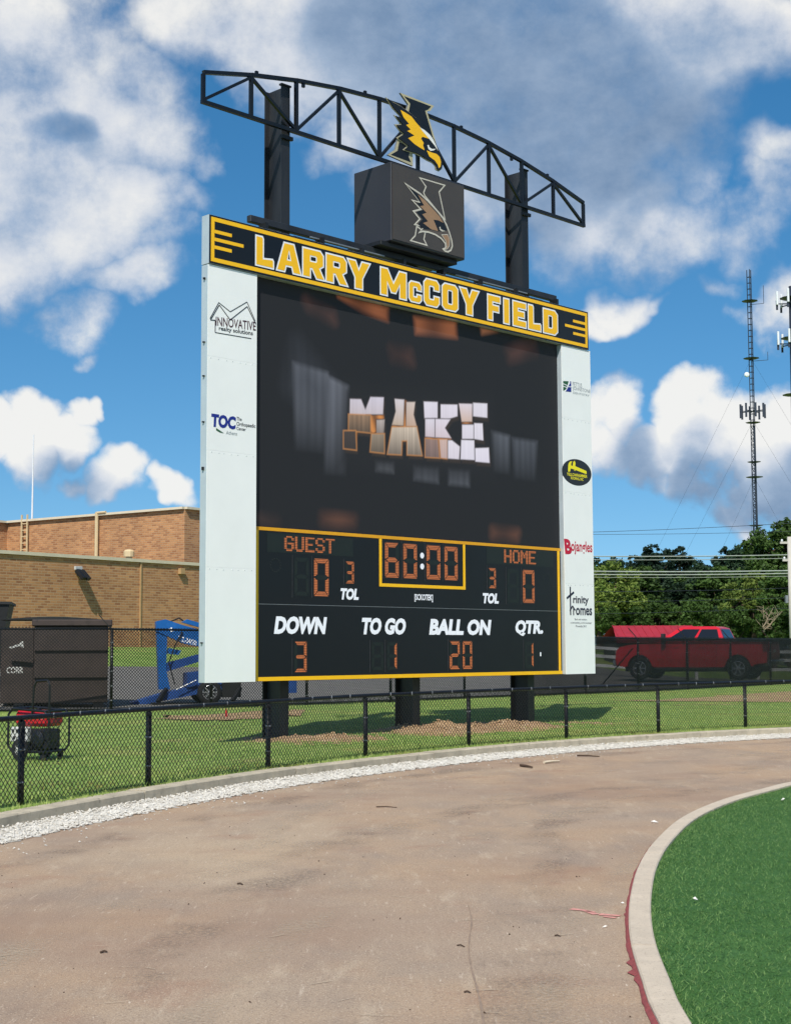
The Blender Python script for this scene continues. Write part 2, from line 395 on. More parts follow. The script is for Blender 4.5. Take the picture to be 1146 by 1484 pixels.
def brickmat(name, c1, c2, mo):
    m = bpy.data.materials.new(name); m.use_nodes = True; t = m.node_tree; b = t.nodes['Principled BSDF']
    tcn = nd(t, 'ShaderNodeTexCoord'); sep = nd(t, 'ShaderNodeSeparateXYZ'); t.links.new(tcn.outputs['Object'], sep.inputs[0])
    cmb = nd(t, 'ShaderNodeCombineXYZ'); t.links.new(mth(t, 'ADD', sep.outputs[0], sep.outputs[1]), cmb.inputs[0]); t.links.new(sep.outputs[2], cmb.inputs[1])
    br = nd(t, 'ShaderNodeTexBrick'); t.links.new(cmb.outputs[0], br.inputs['Vector'])
    br.inputs['Scale'].default_value = 1.0; br.inputs['Brick Width'].default_value = .30; br.inputs['Row Height'].default_value = .10; br.inputs['Mortar Size'].default_value = .012
    br.inputs['Color1'].default_value = C(c1); br.inputs['Color2'].default_value = C(c2); br.inputs['Mortar'].default_value = C(mo); br.inputs['Bias'].default_value = -.1
    big = maprange(t, noise(t, tcn.outputs['Object'], .5, 5, .6), .3, .7, .86, 1.12, False)
    mul = vmth(t, 'SCALE', br.outputs[0]); t.links.new(big, mul.node.inputs['Scale'])
    t.links.new(mul, b.inputs['Base Color']); b.inputs['Roughness'].default_value = .9
    bm_ = nd(t, 'ShaderNodeBump'); bm_.inputs['Strength'].default_value = .5; bm_.inputs['Distance'].default_value = .02; bm_.invert = True
    t.links.new(br.outputs['Fac'], bm_.inputs['Height']); t.links.new(bm_.outputs[0], b.inputs['Normal']); M[name] = m
brickmat('brick_tan', '#b98658', '#8f5e3c', '#b0906e')

def groundmat(name, layers, bump=.3, bscale=90, rough=.95, gain=None):
    """layers: (scale, lo, hi, colour, stretch) painted one over another by noise"""
    m = bpy.data.materials.new(name); m.use_nodes = True; t = m.node_tree; b = t.nodes['Principled BSDF']
    tcn = nd(t, 'ShaderNodeTexCoord'); vec = tcn.outputs['Object']; o = None
    for i, (s, lo, hi, c, st, amt) in enumerate(layers):
        if o is None: rgb = nd(t, 'ShaderNodeRGB'); rgb.outputs[0].default_value = C(c); o = rgb.outputs[0]; continue
        vv = vmth(t, 'ADD', vmth(t, 'MULTIPLY', vec, st), (i*17.3, i*5.1, 0))
        k = mth(t, 'MULTIPLY', maprange(t, noise(t, vv, s, 5 if s < 6 else 2, .62, .2 if s < 6 else 0), lo, hi), amt)
        mx = nd(t, 'ShaderNodeMix', data_type='RGBA'); t.links.new(k, mx.inputs[0]); t.links.new(o, mx.inputs[6]); mx.inputs[7].default_value = C(c); o = mx.outputs[2]
    if gain: o = vmth(t, 'MULTIPLY', o, gain)
    t.links.new(o, b.inputs['Base Color']); b.inputs['Roughness'].default_value = rough; b.inputs['Specular IOR Level'].default_value = .2
    bn = nd(t, 'ShaderNodeBump'); bn.inputs['Strength'].default_value = bump; bn.inputs['Distance'].default_value = .01
    t.links.new(noise(t, vec, bscale, 2, .65), bn.inputs['Height']); t.links.new(bn.outputs[0], b.inputs['Normal']); M[name] = m
one = (1, 1, 1)
groundmat('track_surface', [(1,0,1,(174,155,136),one,1), (.5,.36,.68,(184,157,129),one,.75), (.8,.45,.70,(152,138,126),(1.4,.7,1),.7), (.35,.5,.7,(196,177,152),(1,.6,1),.65), (1.3,.54,.74,(160,124,104),one,.5),
    (2.4,.54,.74,(204,188,166),(2.6,.55,1),.5), (5,.58,.76,(136,122,110),(2.2,.7,1),.4), (4,.66,.76,(220,205,184),(.6,3.6,1),.5), (9,.62,.76,(220,205,186),(3.4,.4,1),.45),
    (48,.54,.68,(128,113,100),one,.5), (70,.55,.68,(216,200,179),one,.5), (130,.52,.66,(112,98,87),one,.5), (30,.72,.77,(84,73,64),one,.6), (.22,.46,.62,(150,122,104),(.8,1.2,1),.45), (17,.70,.74,(226,214,196),(2.2,.6,1),.6), (40,.73,.76,(60,52,46),one,.8)], .6, 110, gain=(.90, .87, .83))
groundmat('lawn_soil', [(1,0,1,'#6c8a3c',one,1), (1.2,.4,.65,'#869e50',one,.8), (.5,.5,.7,'#a09f5a',one,.7), (9,.5,.7,'#587434',one,.6), (40,.5,.75,'#a3aa68',one,.6), (.8,.58,.72,'#a08f62',one,.6), (2.6,.62,.74,'#93875c',one,.6)], .7, 60)
groundmat('turf_base', [(1,0,1,'#3a602a',one,1), (1.5,.4,.7,'#486e36',one,.7), (45,.48,.62,'#1f421a',one,.8), (90,.52,.66,'#5f8a50',one,.75), (170,.55,.68,'#1f421c',one,.6), (3,.5,.75,'#41693c',one,.5)], .8, 160)

# ------------------------------------------------------------------ the track, the kerbs, the lawn
KERB = [(-5.6,-30),(-5.5,-8),(-5.2,0),(-4.75,5),(-4.05,9.6)] + [(-3.273,12.416),(-2.95,13.39),(-2.52,14.5),(-1.99,15.7),(-1.365,17.0),(-0.62,18.25),(0.227,19.5),(1.201,20.78),(2.25,21.98),(3.12,22.87),(4.108,23.72),(5.404,24.68),(6.723,25.521)] + [(9.2,26.9),(13,28.6),(20,30.8),(32,33)]
KC = catmull(KERB, 6)
def normals2(P):
    d = np.gradient(P, axis=0); d /= np.linalg.norm(d, axis=1)[:, None]; return np.stack([-d[:, 1], d[:, 0]], 1)
KN = normals2(KC)                                           # points away from the track
def seg_dist(P, x, y):
    return np.min(np.hypot(P[:, 0]-x, P[:, 1]-y))
POSTS_AT = []                                               # mound centre data is set with the scoreboard
BO = Vector((-2.777, 21.7, 0)); BA = 0.7935
BE, BN = Vector((math.cos(BA), math.sin(BA), 0)), Vector((-math.sin(BA), math.cos(BA), 0))
def board(u, w, z=0): return BO + BE*u + BN*w + Vector((0, 0, z))
def lawn_z(x, y):
    q = (x+14.4)*.81 - (y-54)*.58
    t = min(1, max(0, 1 - (q+1)/18)); t = t*t*(3-2*t)
    return .125 + 1.62*t
big = MB()
big.add([(-700,-300,-.03),(700,-300,-.03),(700,1100,-.03),(-700,1100,-.03)], [(0,1,2,3)])
g0 = struct(big.build('ground', 'lawn_soil'), 'far grassy ground reaching to the horizon')
tr = MB()
inside = [tuple(p) for p in KC] + [(60,33),(60,-30)]
tr.flat([inside], lambda x, y: (x, y, 0.0))
track = struct(tr.build('track', 'track_surface'), 'dusty brown grey running track surface curving past the scoreboard')
# lawn: rows that follow the kerb outwards
offs = [.16, .4, .8, 1.4, 2.2, 3.2, 4.5, 6, 8, 10, 12, 14.5, 17, 20, 23, 26, 30, 35, 42, 52, 70, 110, 200, 400]
lw = MB(); nk = len(KC); vs = []
for o_ in offs:
    for p, n_ in zip(KC, KN):
        x, y = p + n_*o_; vs.append((x, y, lawn_z(x, y) + (.012*math.sin(x*2.1)*math.cos(y*1.7) if o_ > .3 else 0)))
fs = [(i*nk+j, i*nk+j+1, (i+1)*nk+j+1, (i+1)*nk+j) for i in range(len(offs)-1) for j in range(nk-1)]
lw.add(vs, fs); lawn = struct(lw.build('lawn', 'lawn_soil', smooth=True), 'mown green grass strip behind the low fence')
# outer kerb: cast segments with open joints
kb = empty('kerb'); struct(kb, 'pale concrete kerb edging the outside of the track')
arc = np.concatenate([[0], np.cumsum(np.hypot(*np.diff(KC, axis=0).T))])
def at_arc(P, N, a, s):
    return (np.array([np.interp(s, a, P[:, 0]), np.interp(s, a, P[:, 1])]), np.array([np.interp(s, a, N[:, 0]), np.interp(s, a, N[:, 1])]))
s = 18.0; s1 = arc[-1]-6
while s < s1:
    e_ = s + 3.0 - .012; m = MB(); ring = []
    for k in range(7):
        p, n_ = at_arc(KC, KN, arc, s + (e_-s)*k/6)
        zt = .142 + .004*math.sin(s)
        ring.append([(p[0], p[1], -.05), (p[0], p[1], zt-.012), (p[0]+n_[0]*.012, p[1]+n_[1]*.012, zt), (p[0]+n_[0]*.2, p[1]+n_[1]*.2, zt), (p[0]+n_[0]*.2, p[1]+n_[1]*.2, -.05)])
    vs = [q for r_ in ring for q in r_]; fs = [(a*5+b, a*5+5+b, a*5+6+b, a*5+b+1) for a in range(6) for b in range(4)] + [(0,1,2,3,4), (34,33,32,31,30)]
    m.add(vs, fs); m.build('kerb_segment', 'concrete', kb); s += 3.0
# gravel strip along the kerb: a bed and loose stones
def bed(P, N, d0, d1, z0, z1, name, mt):
    m = MB(); rr = []
    for i, (p, n_) in enumerate(zip(P, N)):
        d_ = d1*(1+.16*math.sin(i*1.3)+.1*math.sin(i*3.1))
        rr += [(p[0]-n_[0]*d0, p[1]-n_[1]*d0, z0), (p[0]-n_[0]*d_*.55, p[1]-n_[1]*d_*.55, z0*.75), (p[0]-n_[0]*d_, p[1]-n_[1]*d_, z1)]
    m.add(rr, [(3*i+b, 3*i+b+1, 3*i+b+4, 3*i+b+3) for i in range(len(P)-1) for b in range(2)]); return m.build(name, mt, smooth=True)
sel = slice(18, nk-4)
FK = catmull([tuple(p) for p in KC[sel]], 5); FN = normals2(FK)
gb = bed(FK, FN, -.01, .36, .045, .004, 'gravel_bed', 'gravel_white'); struct(gb, 'white crushed stone bed between kerb and track')
def blocks(n, pos, size, name, mt, kind='stuff', label=None, cat=None, flatten=.7):
    """n rough stones as one mesh"""
    base = np.array([(1,0,0),(-1,0,0),(0,1,0),(0,-1,0),(0,0,1),(0,0,-1)], float)
    fc = np.array([(0,2,4),(2,1,4),(1,3,4),(3,0,4),(2,0,5),(1,2,5),(3,1,5),(0,3,5)])
    V = base[None]*RNG.uniform(.6, 1.25, (n, 6, 1)); a = RNG.uniform(0, 6.28, n); c_, s_ = np.cos(a)[:, None], np.sin(a)[:, None]
    X = V[:, :, 0]*c_-V[:, :, 1]*s_; Y = V[:, :, 0]*s_+V[:, :, 1]*c_; tilt = RNG.uniform(-.5, .5, (n, 1)); Zz = V[:, :, 2]*flatten + X*tilt
    W_ = np.stack([X, Y, Zz], -1)*size[:, None, None] + pos[:, None, :]
    m = MB(); m.v = [tuple(p) for p in W_.reshape(-1, 3)]; m.f = [tuple(f) for f in (fc[None]+6*np.arange(n)[:, None, None]).reshape(-1, 3)]; m.m = [0]*len(m.f)
    o = m.build(name, mt, kind=kind, normals=False)
    if label: o['label'] = label
    if cat: o['category'] = cat
    return o
fa = np.concatenate([[0], np.cumsum(np.hypot(*np.diff(FK, axis=0).T))])
def strip_points(n, s0, s1, d0, d1, power=1.0):
    s_ = RNG.uniform(s0, s1, n); d_ = d0+(d1-d0)*RNG.random(n)**power
    p = np.stack([np.interp(s_, fa, FK[:, 0]), np.interp(s_, fa, FK[:, 1])], 1); q = np.stack([np.interp(s_, fa, FN[:, 0]), np.interp(s_, fa, FN[:, 1])], 1)
    return p - q*d_[:, None], d_
i0 = fa[np.argmin(np.hypot(FK[:, 0]+4.05, FK[:, 1]-9.6))]
xy, d_ = strip_points(15000, i0, i0+27, -.0, .40, .9); zz = .05*(1-d_/.42)+.008
sz = RNG.uniform(.007, .019, len(xy))
blocks(len(xy), np.column_stack([xy, zz]), sz, 'gravel', 'gravel_white', label='white crushed stones heaped along the foot of the kerb', cat='gravel')
xy, d_ = strip_points(500, i0, i0+27, .38, .9, 2.6); sz = RNG.uniform(.006, .014, len(xy))
blocks(len(xy), np.column_stack([xy, sz*.4]), sz, 'loose_gravel', 'gravel_white', label='white stones scattered from the gravel strip onto the track', cat='gravel')
# stray grit on the track
n = 500; xy = np.column_stack([RNG.uniform(-4, 5, n), RNG.uniform(4.5, 24, n)])
keep = np.array([seg_dist(KC, *p) > .8 and (p[0] < 1.0+max(0, (p[1]-6.5))*.13) for p in xy]) ; xy = xy[keep]
sz = RNG.uniform(.003, .008, len(xy)); blocks(len(xy), np.column_stack([xy, sz*.5]), sz, 'grit', 'stick_brown', label='small dark grit lying on the track', cat='grit')
# inner kerb, red edging, artificial turf
INN = [(.95,-6),(.93,0),(.95,4)] + [(1.02,6.116),(1.072,6.776),(1.144,7.53),(1.244,8.27),(1.399,9.17),(1.631,10.3),(1.953,11.54),(2.466,13.13),(3.105,14.55),(3.787,15.7),(4.5,16.75)] + [(6.3,18.7),(9.5,20.9),(15,23),(30,24.5)]
IC = catmull(INN, 6); IN_ = -normals2(IC)                    # points to the turf
ia = np.concatenate([[0], np.cumsum(np.hypot(*np.diff(IC, axis=0).T))])
ik = empty('inner_kerb'); struct(ik, 'tan concrete kerb between the track and the green turf')
cracks = [0.0] + [ia[np.argmin(np.hypot(IC[:, 0]-x, IC[:, 1]-y))] for x, y in ((1.02,5.0),(1.145,7.5),(1.75,10.9),(2.75,13.8),(4.2,16.4),(7,19.3),(11,21.5))] + [ia[-1]]
for a, b in zip(cracks[:-1], cracks[1:]):
    m = MB(); rr = []; k_ = 14
    for k in range(k_+1):
        p, n_ = at_arc(IC, IN_, ia, a+.008+(b-a-.016)*k/k_)
        def q(d, z): return (p[0]+n_[0]*d, p[1]+n_[1]*d, z)
        rr += [q(.016, -.04), q(.016, .03), q(.024, .038), q(.132, .038), q(.14, .03), q(.14, -.04)]
    m.add(rr, [(6*i+j, 6*i+6+j, 6*i+7+j, 6*i+j+1) for i in range(k_) for j in range(5)] + [tuple(range(6)), tuple(range(6*k_, 6*k_+6))])
    m.build('kerb_segment', 'kerb_tan', ik)
m = MB(); rr = []; ns = 700
for k in range(ns+1):
    s_ = ia[-1]*k/ns; p, n_ = at_arc(IC, IN_, ia, s_)
    j = random.random(); jag = .007*random.random() + (.016*random.random() if j > .9 else 0)
    if 6.4 < p[1] < 7.3: jag += .028*(random.random() > .6)*random.random()
    rr += [(p[0]+n_[0]*.02, p[1]+n_[1]*.02, .02), (p[0]+n_[0]*.004, p[1]+n_[1]*.004, .012), (p[0]-n_[0]*jag, p[1]-n_[1]*jag, .005)]
m.add(rr, [(3*i+j, 3*i+3+j, 3*i+4+j, 3*i+1+j) for i in range(ns) for j in range(2)])
m.build('red_edging', 'red_edge', ik)
tf = MB(); tin = [tuple(p+n_*.137) for p, n_ in zip(IC, IN_)] + [(60,24.5),(60,-6)]
tf.flat([tin], lambda x, y: (x, y, .012)); turf = struct(tf.build('turf', 'turf_base'), 'dark green artificial turf inside the inner kerb')
def blades(name, mt, xy, z, h, w, label, cat, lean=.6):
    n = len(xy); a = RNG.uniform(0, 6.28, n); hh = h*RNG.uniform(.6, 1.3, n); ww = w*RNG.uniform(.7, 1.3, n)
    b0 = np.column_stack([xy[:, 0]-np.cos(a)*ww, xy[:, 1]-np.sin(a)*ww, z]); b1 = np.column_stack([xy[:, 0]+np.cos(a)*ww, xy[:, 1]+np.sin(a)*ww, z])
    l = RNG.normal(0, lean, (n, 2))*hh[:, None]; t = np.column_stack([xy+l, z+hh])
    V = np.stack([b0, b1, t], 1).reshape(-1, 3); me = bpy.data.meshes.new(name)
    me.vertices.add(3*n); me.vertices.foreach_set('co', V.ravel()); me.loops.add(3*n); me.loops.foreach_set('vertex_index', np.arange(3*n))
    me.polygons.add(n); me.polygons.foreach_set('loop_start', np.arange(0, 3*n, 3)); me.polygons.foreach_set('loop_total', np.full(n, 3)); me.update(calc_edges=True)
    me.materials.append(M[mt]); o = bpy.data.objects.new(name, me); col.objects.link(o); o['kind'] = 'stuff'; o['label'] = label; o['category'] = cat; return o
pts = []
while len(pts) < 60000:
    s_ = RNG.uniform(ia[14], ia[-1]-22, 20000); d_ = .132+2.6*RNG.random(20000)**1.5
    p = np.stack([np.interp(s_, ia, IC[:, 0]), np.interp(s_, ia, IC[:, 1])], 1) + np.stack([np.interp(s_, ia, IN_[:, 0]), np.interp(s_, ia, IN_[:, 1])], 1)*d_[:, None]
    pts += list(p[(p[:, 1] > 4.5) & (p[:, 0] < .34*p[:, 1]+.5)])
pts = np.array(pts[:60000]); blades('turf_grass', 'turf_blade', pts, np.full(len(pts), .010), .019, .0018, 'short green plastic blades of the artificial turf', 'turf', .9)
# lawn grass
s_ = RNG.uniform(arc[24], arc[-1]-14, 130000); d_ = .17+20*RNG.random(130000)**1.6
p = np.stack([np.interp(s_, arc, KC[:, 0]), np.interp(s_, arc, KC[:, 1])], 1) + np.stack([np.interp(s_, arc, KN[:, 0]), np.interp(s_, arc, KN[:, 1])], 1)*d_[:, None]
p = p[(p[:, 1] > 8) & (np.abs(p[:, 0]) < .32*p[:, 1]+1.5)]
z = np.array([lawn_z(*q) for q in p])-.005
pat = np.sin(p[:, 0]*1.9+np.sin(p[:, 1]*1.3)*2)+np.sin(p[:, 1]*2.3+p[:, 0]*.7)+RNG.normal(0, .6, len(p))
blades('lawn_grass', 'grass_blade', p[pat < 1.25], z[pat < 1.25], .05, .005, 'short mown lawn grass behind the low chain link fence', 'grass', .5)
blades('dry_grass', 'weed_blade', p[pat >= 1.25], z[pat >= 1.25], .04, .005, 'dry straw coloured tufts mixed into the lawn behind the low fence', 'grass', .7)
# ------------------------------------------------------------------ soil heap at the foot of the scoreboard, bare soil along the far fence
def vnoise(x, y):
    return .5*math.sin(x*3.1+y*1.7)+.3*math.sin(x*6.3-y*5.2+1)+.2*math.sin(x*13.1+y*11.7+2)
hm = MB(); nu, nw = 110, 36; vs = []
for i in range(nu+1):
    for j in range(nw+1):
        u = .9+8.3*i/nu; w = -1.35+2.75*j/nw
        e = min(1, max(0, 1-abs((w-.0-.12*vnoise(u, 3))/1.25)))*min(1, max(0, (u-.9)/.8))*min(1, max(0, (9.2-u)/1.2)); e = e**.75
        big_ = .5+.28*math.sin(u*1.3+.6)+.22*math.sin(u*2.9)
        z = .21*e*big_*(.75+.5*vnoise(u*1.2, w*1.2)) + .03*vnoise(u*4, w*4)*(e > .05)
        q = board(u, w); vs.append((q.x, q.y, lawn_z(q.x, q.y)-.03+max(0, z)))
hm.add(vs, [(i*(nw+1)+j, (i+1)*(nw+1)+j, (i+1)*(nw+1)+j+1, i*(nw+1)+j+1) for i in range(nu) for j in range(nw)])
heap = tag(hm.build('soil_heap', 'soil', smooth=True), 'heap of tan dug-out soil around the feet of the scoreboard posts', 'soil heap')
hv = np.array(hm.v); zz = hv[:, 2]-np.array([lawn_z(*q[:2]) for q in hv]); cand = hv[zz > .05]
pk = cand[RNG.integers(0, len(cand), 420)] + RNG.normal(0, .03, (420, 3))*[1, 1, 0]; sz = RNG.uniform(.008, .05, 420)*RNG.random(420)
blocks(420, pk + [0, 0, .005], sz, 'soil_clods', 'soil_rock', label='pale clods and stones on the soil heap under the scoreboard', cat='clods')
def patch(name, outline, mt, parent, dz=.006):
    m = MB(); m.flat([outline], lambda x, y: (x, y, lawn_z(x, y)+dz)); return m.build(name, mt, parent)
def wob(line, amp):
    L = catmull(line, 8); return [(x+random.uniform(-amp, amp), y+random.uniform(-amp, amp)) for x, y in L]
def gpz(px, py, z=.13):
    r = ray(px, py); t = (z-EYE)/r.z; return (r.x*t, r.y*t)
for near, far in (([gpz(868,1021), gpz(930,1023), gpz(1000,1022), gpz(1080,1021), gpz(1170,1018)], [gpz(1170,1001), gpz(1080,1006), gpz(1000,1012), gpz(930,1015), gpz(868,1016)]),
                  ([gpz(235,1041), gpz(290,1044), gpz(340,1043), gpz(420,1037)], [gpz(430,1029), gpz(370,1031), gpz(300,1036), gpz(240,1037)])):
    a, b = wob(near, .3), wob(far, .3); m = MB()
    m.flat([a+b], lambda x, y: (x, y, lawn_z(x, y)+.014)); struct(m.build('bare_soil', 'soil'), 'strip of bare orange soil in the grass before the tall fence')

# ------------------------------------------------------------------ scoreboard
SB = empty('scoreboard', BO, BA)
tag(SB, 'tall football scoreboard with LARRY McCOY FIELD header and video screen on black steel posts', 'scoreboard')
FRONT = -.004
# three wide-flange posts
for (u0, ztop) in ((1.92, 10.68), (4.92, 8.32), (8.01, 10.68)):
    fw, dp, w0 = .18, .43, .55; um = u0+fw/2; m = MB()
    m.box(u0, u0+fw, w0, w0+.022, -.3, ztop).box(u0, u0+fw, w0+dp-.022, w0+dp, -.3, ztop).box(um-.008, um+.008, w0+.0225, w0+dp-.0225, -.3, ztop-.002)
    p_ = m.build('post', 'beam_steel', SB)
    if ztop > 9:
        MB().box(u0-.015, u0+fw+.015, w0-.02, w0+.05, ztop+.002, ztop+.03).build('cap_plate', 'black_steel', p_)
        MB().box(u0-.03, u0+fw+.03, w0-.05, w0-.002, 9.78, 9.84).build('clamp', 'black_steel', p_)
# rails tying the posts behind the panels
for z_ in (1.75, 3.2, 5.0, 6.8):
    MB().box(1.05, 8.6, .40, .52, z_, z_+.12).build('back_rail', 'black_steel', SB)
MB().box(.9, 8.7, .16, .40, 1.09, 7.95).build('back_cabinet', 'black_steel', SB)
for du in (2.6, 8.3):
    MB().bbox(du-.45, du-.05, .5, .9, 1.02, 1.3).build('junction_box', 'black_steel', SB)
# side panels: cabinets of three stacked sheets
zcut = [1.03, 2.72, 4.45, 5.86, 7.245]
for side, (u0, u1) in enumerate(((0.0, .952), (8.45, 9.348))):
    sp = MB().box(u0+.004, u1-.004, .004, .155, 1.032, 7.243).build('side_panel', 'side_metal', SB)
    sp['label'] = 'white sponsor panel left of the screen' if side == 0 else 'white sponsor panel right of the screen'
    for a, b in zip(zcut[:-1], zcut[1:]):
        MB().box(u0+.0015, u1-.0015, -.003, .0038, a+.0006, b-.0006).build('sheet', 'sign_white', sp)
    m = MB()
    for z_ in zcut[1:-1]:
        for k in range(7):
            uu = u0+.08+(u1-u0-.16)*k/6+random.uniform(-.02, .02); m.lathe([(0.009, 0), (.006, -.003), (0, -.004)], 6, 0, (uu, -.0035, z_-.03+random.uniform(-.004, .004)), 'y')
    m.build('rivets', 'rivet', sp, kind='stuff')
    if side == 0:
        for z_, s_ in ((7.02, .03), (6.06, .02), (5.55, .02), (4.86, .02), (4.15, .05), (1.6, .02)):
            MB().box(-.025, .003, .06, .09, z_, z_+s_).build('bracket', 'black_steel', sp)
# ---- sponsor prints
def prints(parent, name, items, mats):
    m = MB()
    for it in items:
        k = it[0]
        if k == 't': _, s_, u0, u1, z0, z1, sh, off, mi = it[:9]; put_text(m, s_, u0, u1, z0, z1, -.0055, sh, off, mi, it[9] if len(it) > 9 else 0)
        elif k == 'p': m.flat([it[1]], lambda x, y: (x, -.0052-.0006*it[2], y), it[2])
        elif k == 'l':
            pts, wd, mi = it[1:]
            for (a, b) in zip(pts[:-1], pts[1:]): m.bar((a[0], -.0058, a[1]), (b[0], -.0058, b[1]), wd, .0012, mi, up=(0, 1, 0))
    return m.build(name, mats, parent, normals=False)
panels = [o for o in SB.children if o.name.startswith('side_panel')]
PL, PR = panels[0], panels[1]
prints(PL, 'realty_print', [
  ('l', [(.14,6.225),(.14,6.41),(.05,6.40),(.215,6.655),(.425,6.46),(.755,6.72),(.93,6.47)], .014, 0),
  ('l', [(.04,6.42),(.205,6.69),(.425,6.585),(.75,6.79),(.915,6.52)], .012, 0), ('l', [(.14,6.225),(.84,6.235)], .012, 0),
  ('t', 'INNOVATIVE', .15, .93, 6.33, 6.47, 0, .012, 1, .05), ('t', 'realty solutions', .21, .87, 6.25, 6.335, 0, .018, 0, .03)], ['print_dark', 'print_maroon'])
prints(PL, 'clinic_print', [
  ('t', 'TOC', .07, .55, 4.80, 5.0, .06, .055, 0), ('t', 'The', .56, .66, 4.945, 5.0, 0, .012, 1), ('t', 'Orthopaedic', .56, .93, 4.85, 4.925, 0, .012, 1), ('t', 'Center', .56, .74, 4.80, 4.85, 0, .012, 1),
  ('p', [(.17,4.79),(.32,4.725),(.24,4.73),(.17,4.755)], 2), ('t', 'Athens', .36, .57, 4.715, 4.77, 0, .004, 3)], ['print_blue', 'print_dark', 'print_green', 'print_grey'])
def arcp(cx_, cz_, rx, rz, a0=0, a1=360, n=40): return [(cx_+rx*math.cos(R(a0+(a1-a0)*i/n)), cz_+rz*math.sin(R(a0+(a1-a0)*i/n))) for i in range(n)]
prints(PR, 'dental_print', [
  ('p', [(8.49,6.55),(8.66,6.57),(8.62,6.47),(8.57,6.40),(8.49,6.36)], 0), ('p', [(8.70,6.57),(8.735,6.575),(8.735,6.37),(8.55,6.36),(8.63,6.44)], 1),
  ('l', [(8.49,6.50),(8.62,6.48)], .014, 2), ('l', [(8.49,6.45),(8.60,6.44)], .014, 2), ('l', [(8.70,6.55),(8.61,6.43),(8.55,6.36)], .016, 2), ('l', [(8.60,6.46),(8.77,6.47)], .014, 2),
  ('t', 'PETTUS', 8.78, 9.07, 6.49, 6.575, 0, .0, 3), ('t', 'JOHNSTONE', 8.78, 9.33, 6.40, 6.485, 0, .0, 3), ('t', 'DENTISTRY', 8.79, 9.30, 6.345, 6.385, 0, .0, 3)], ['print_green', 'print_blue', 'print_white', 'print_grey'])
prints(PR, 'hammer_print', [
  ('p', arcp(8.868, 4.84, .455, .252), 0),
  ('p', [(8.60,4.90),(8.61,4.98),(8.66,5.03),(8.73,5.04),(8.70,5.0),(8.69,4.96),(8.74,4.95),(8.76,5.03),(8.80,5.06),(8.83,5.02),(8.82,4.955),(9.17,4.89),(9.17,4.83),(8.82,4.885),(8.82,4.865),(8.79,4.865),(8.79,4.89),(8.68,4.90),(8.66,4.84),(8.60,4.83)], 1),
  ('t', 'YELLOWHAMMER', 8.56, 9.19, 4.755, 4.815, 0, .02, 1), ('t', 'ROOFING, INC', 8.68, 9.07, 4.685, 4.745, 0, .02, 1)], ['print_dark', 'print_yellow'])
prints(PR, 'chicken_print', [('t', 'B', 8.475, 8.65, 3.27, 3.555, -.12, .05, 0), ('t', 'ojangles', 8.655, 9.31, 3.27, 3.535, 0, .02, 0)], ['print_red'])
prints(PR, 'homes_print', [
  ('l', [(8.61,2.66),(8.61,2.13)], .035, 0), ('l', [(8.50,2.44),(8.72,2.56)], .04, 0), ('t', 'rinity', 8.69, 9.17, 2.31, 2.49, 0, .025, 0),
  ('l', [(8.59,2.21),(8.67,2.30),(8.75,2.22)], .03, 0), ('l', [(8.70,2.27),(8.70,2.13)], .03, 0), ('t', 'omes', 8.77, 9.27, 2.13, 2.27, 0, .025, 0)], ['print_navy'])
for s_, a, b_, c_ in (('"Built with wisdom,', 8.72, 9.11, 2.03), ('understanding, and knowledge"', 8.60, 9.26, 1.965), ('Proverbs 24:3', 8.76, 9.08, 1.905)):
    prints(PR, 'quote_line', [('t', s_, a, b_, c_, c_+.04, 0, .0, 0)], ['print_navy'])['kind'] = 'stuff'
# ---- header
HZ0, HZ1, HU = 7.255, 8.0, 9.277
HD = MB().box(0, HU, -.02, .155, HZ0, HZ1).build('header_panel', 'side_metal', SB)
HD['label'] = 'black header sign reading LARRY McCOY FIELD in gold letters'
MB().box(.003, HU-.003, -.024, -.0204, HZ0+.003, HZ1-.003).build('face', 'header_black', HD)
bw = .062
for n_, (a, b, c_, d_) in (('t', (.035, HU-.035, HZ1-.03-bw, HZ1-.03)), ('b', (.035, HU-.035, HZ0+.035, HZ0+.035+bw)), ('l', (.035, .035+bw, HZ0+.035+bw, HZ1-.03-bw)), ('r', (HU-.035-bw, HU-.035, HZ0+.035+bw, HZ1-.03-bw))):
    MB().box(a, b, -.0275, -.0244, c_, d_).build('gold_border', 'gold', HD)
for u1, z_ in ((.43, 7.755), (.66, 7.635), (.43, 7.515)):
    MB().box(.1, u1, -.0275, -.0244, z_-.026, z_+.026).build('gold_stripe', 'gold', HD)
for u0, z_ in ((8.80, 7.755), (8.55, 7.635), (8.80, 7.515)):
    MB().box(u0, HU-.1, -.0275, -.0244, z_-.026, z_+.026).build('gold_stripe', 'gold', HD)
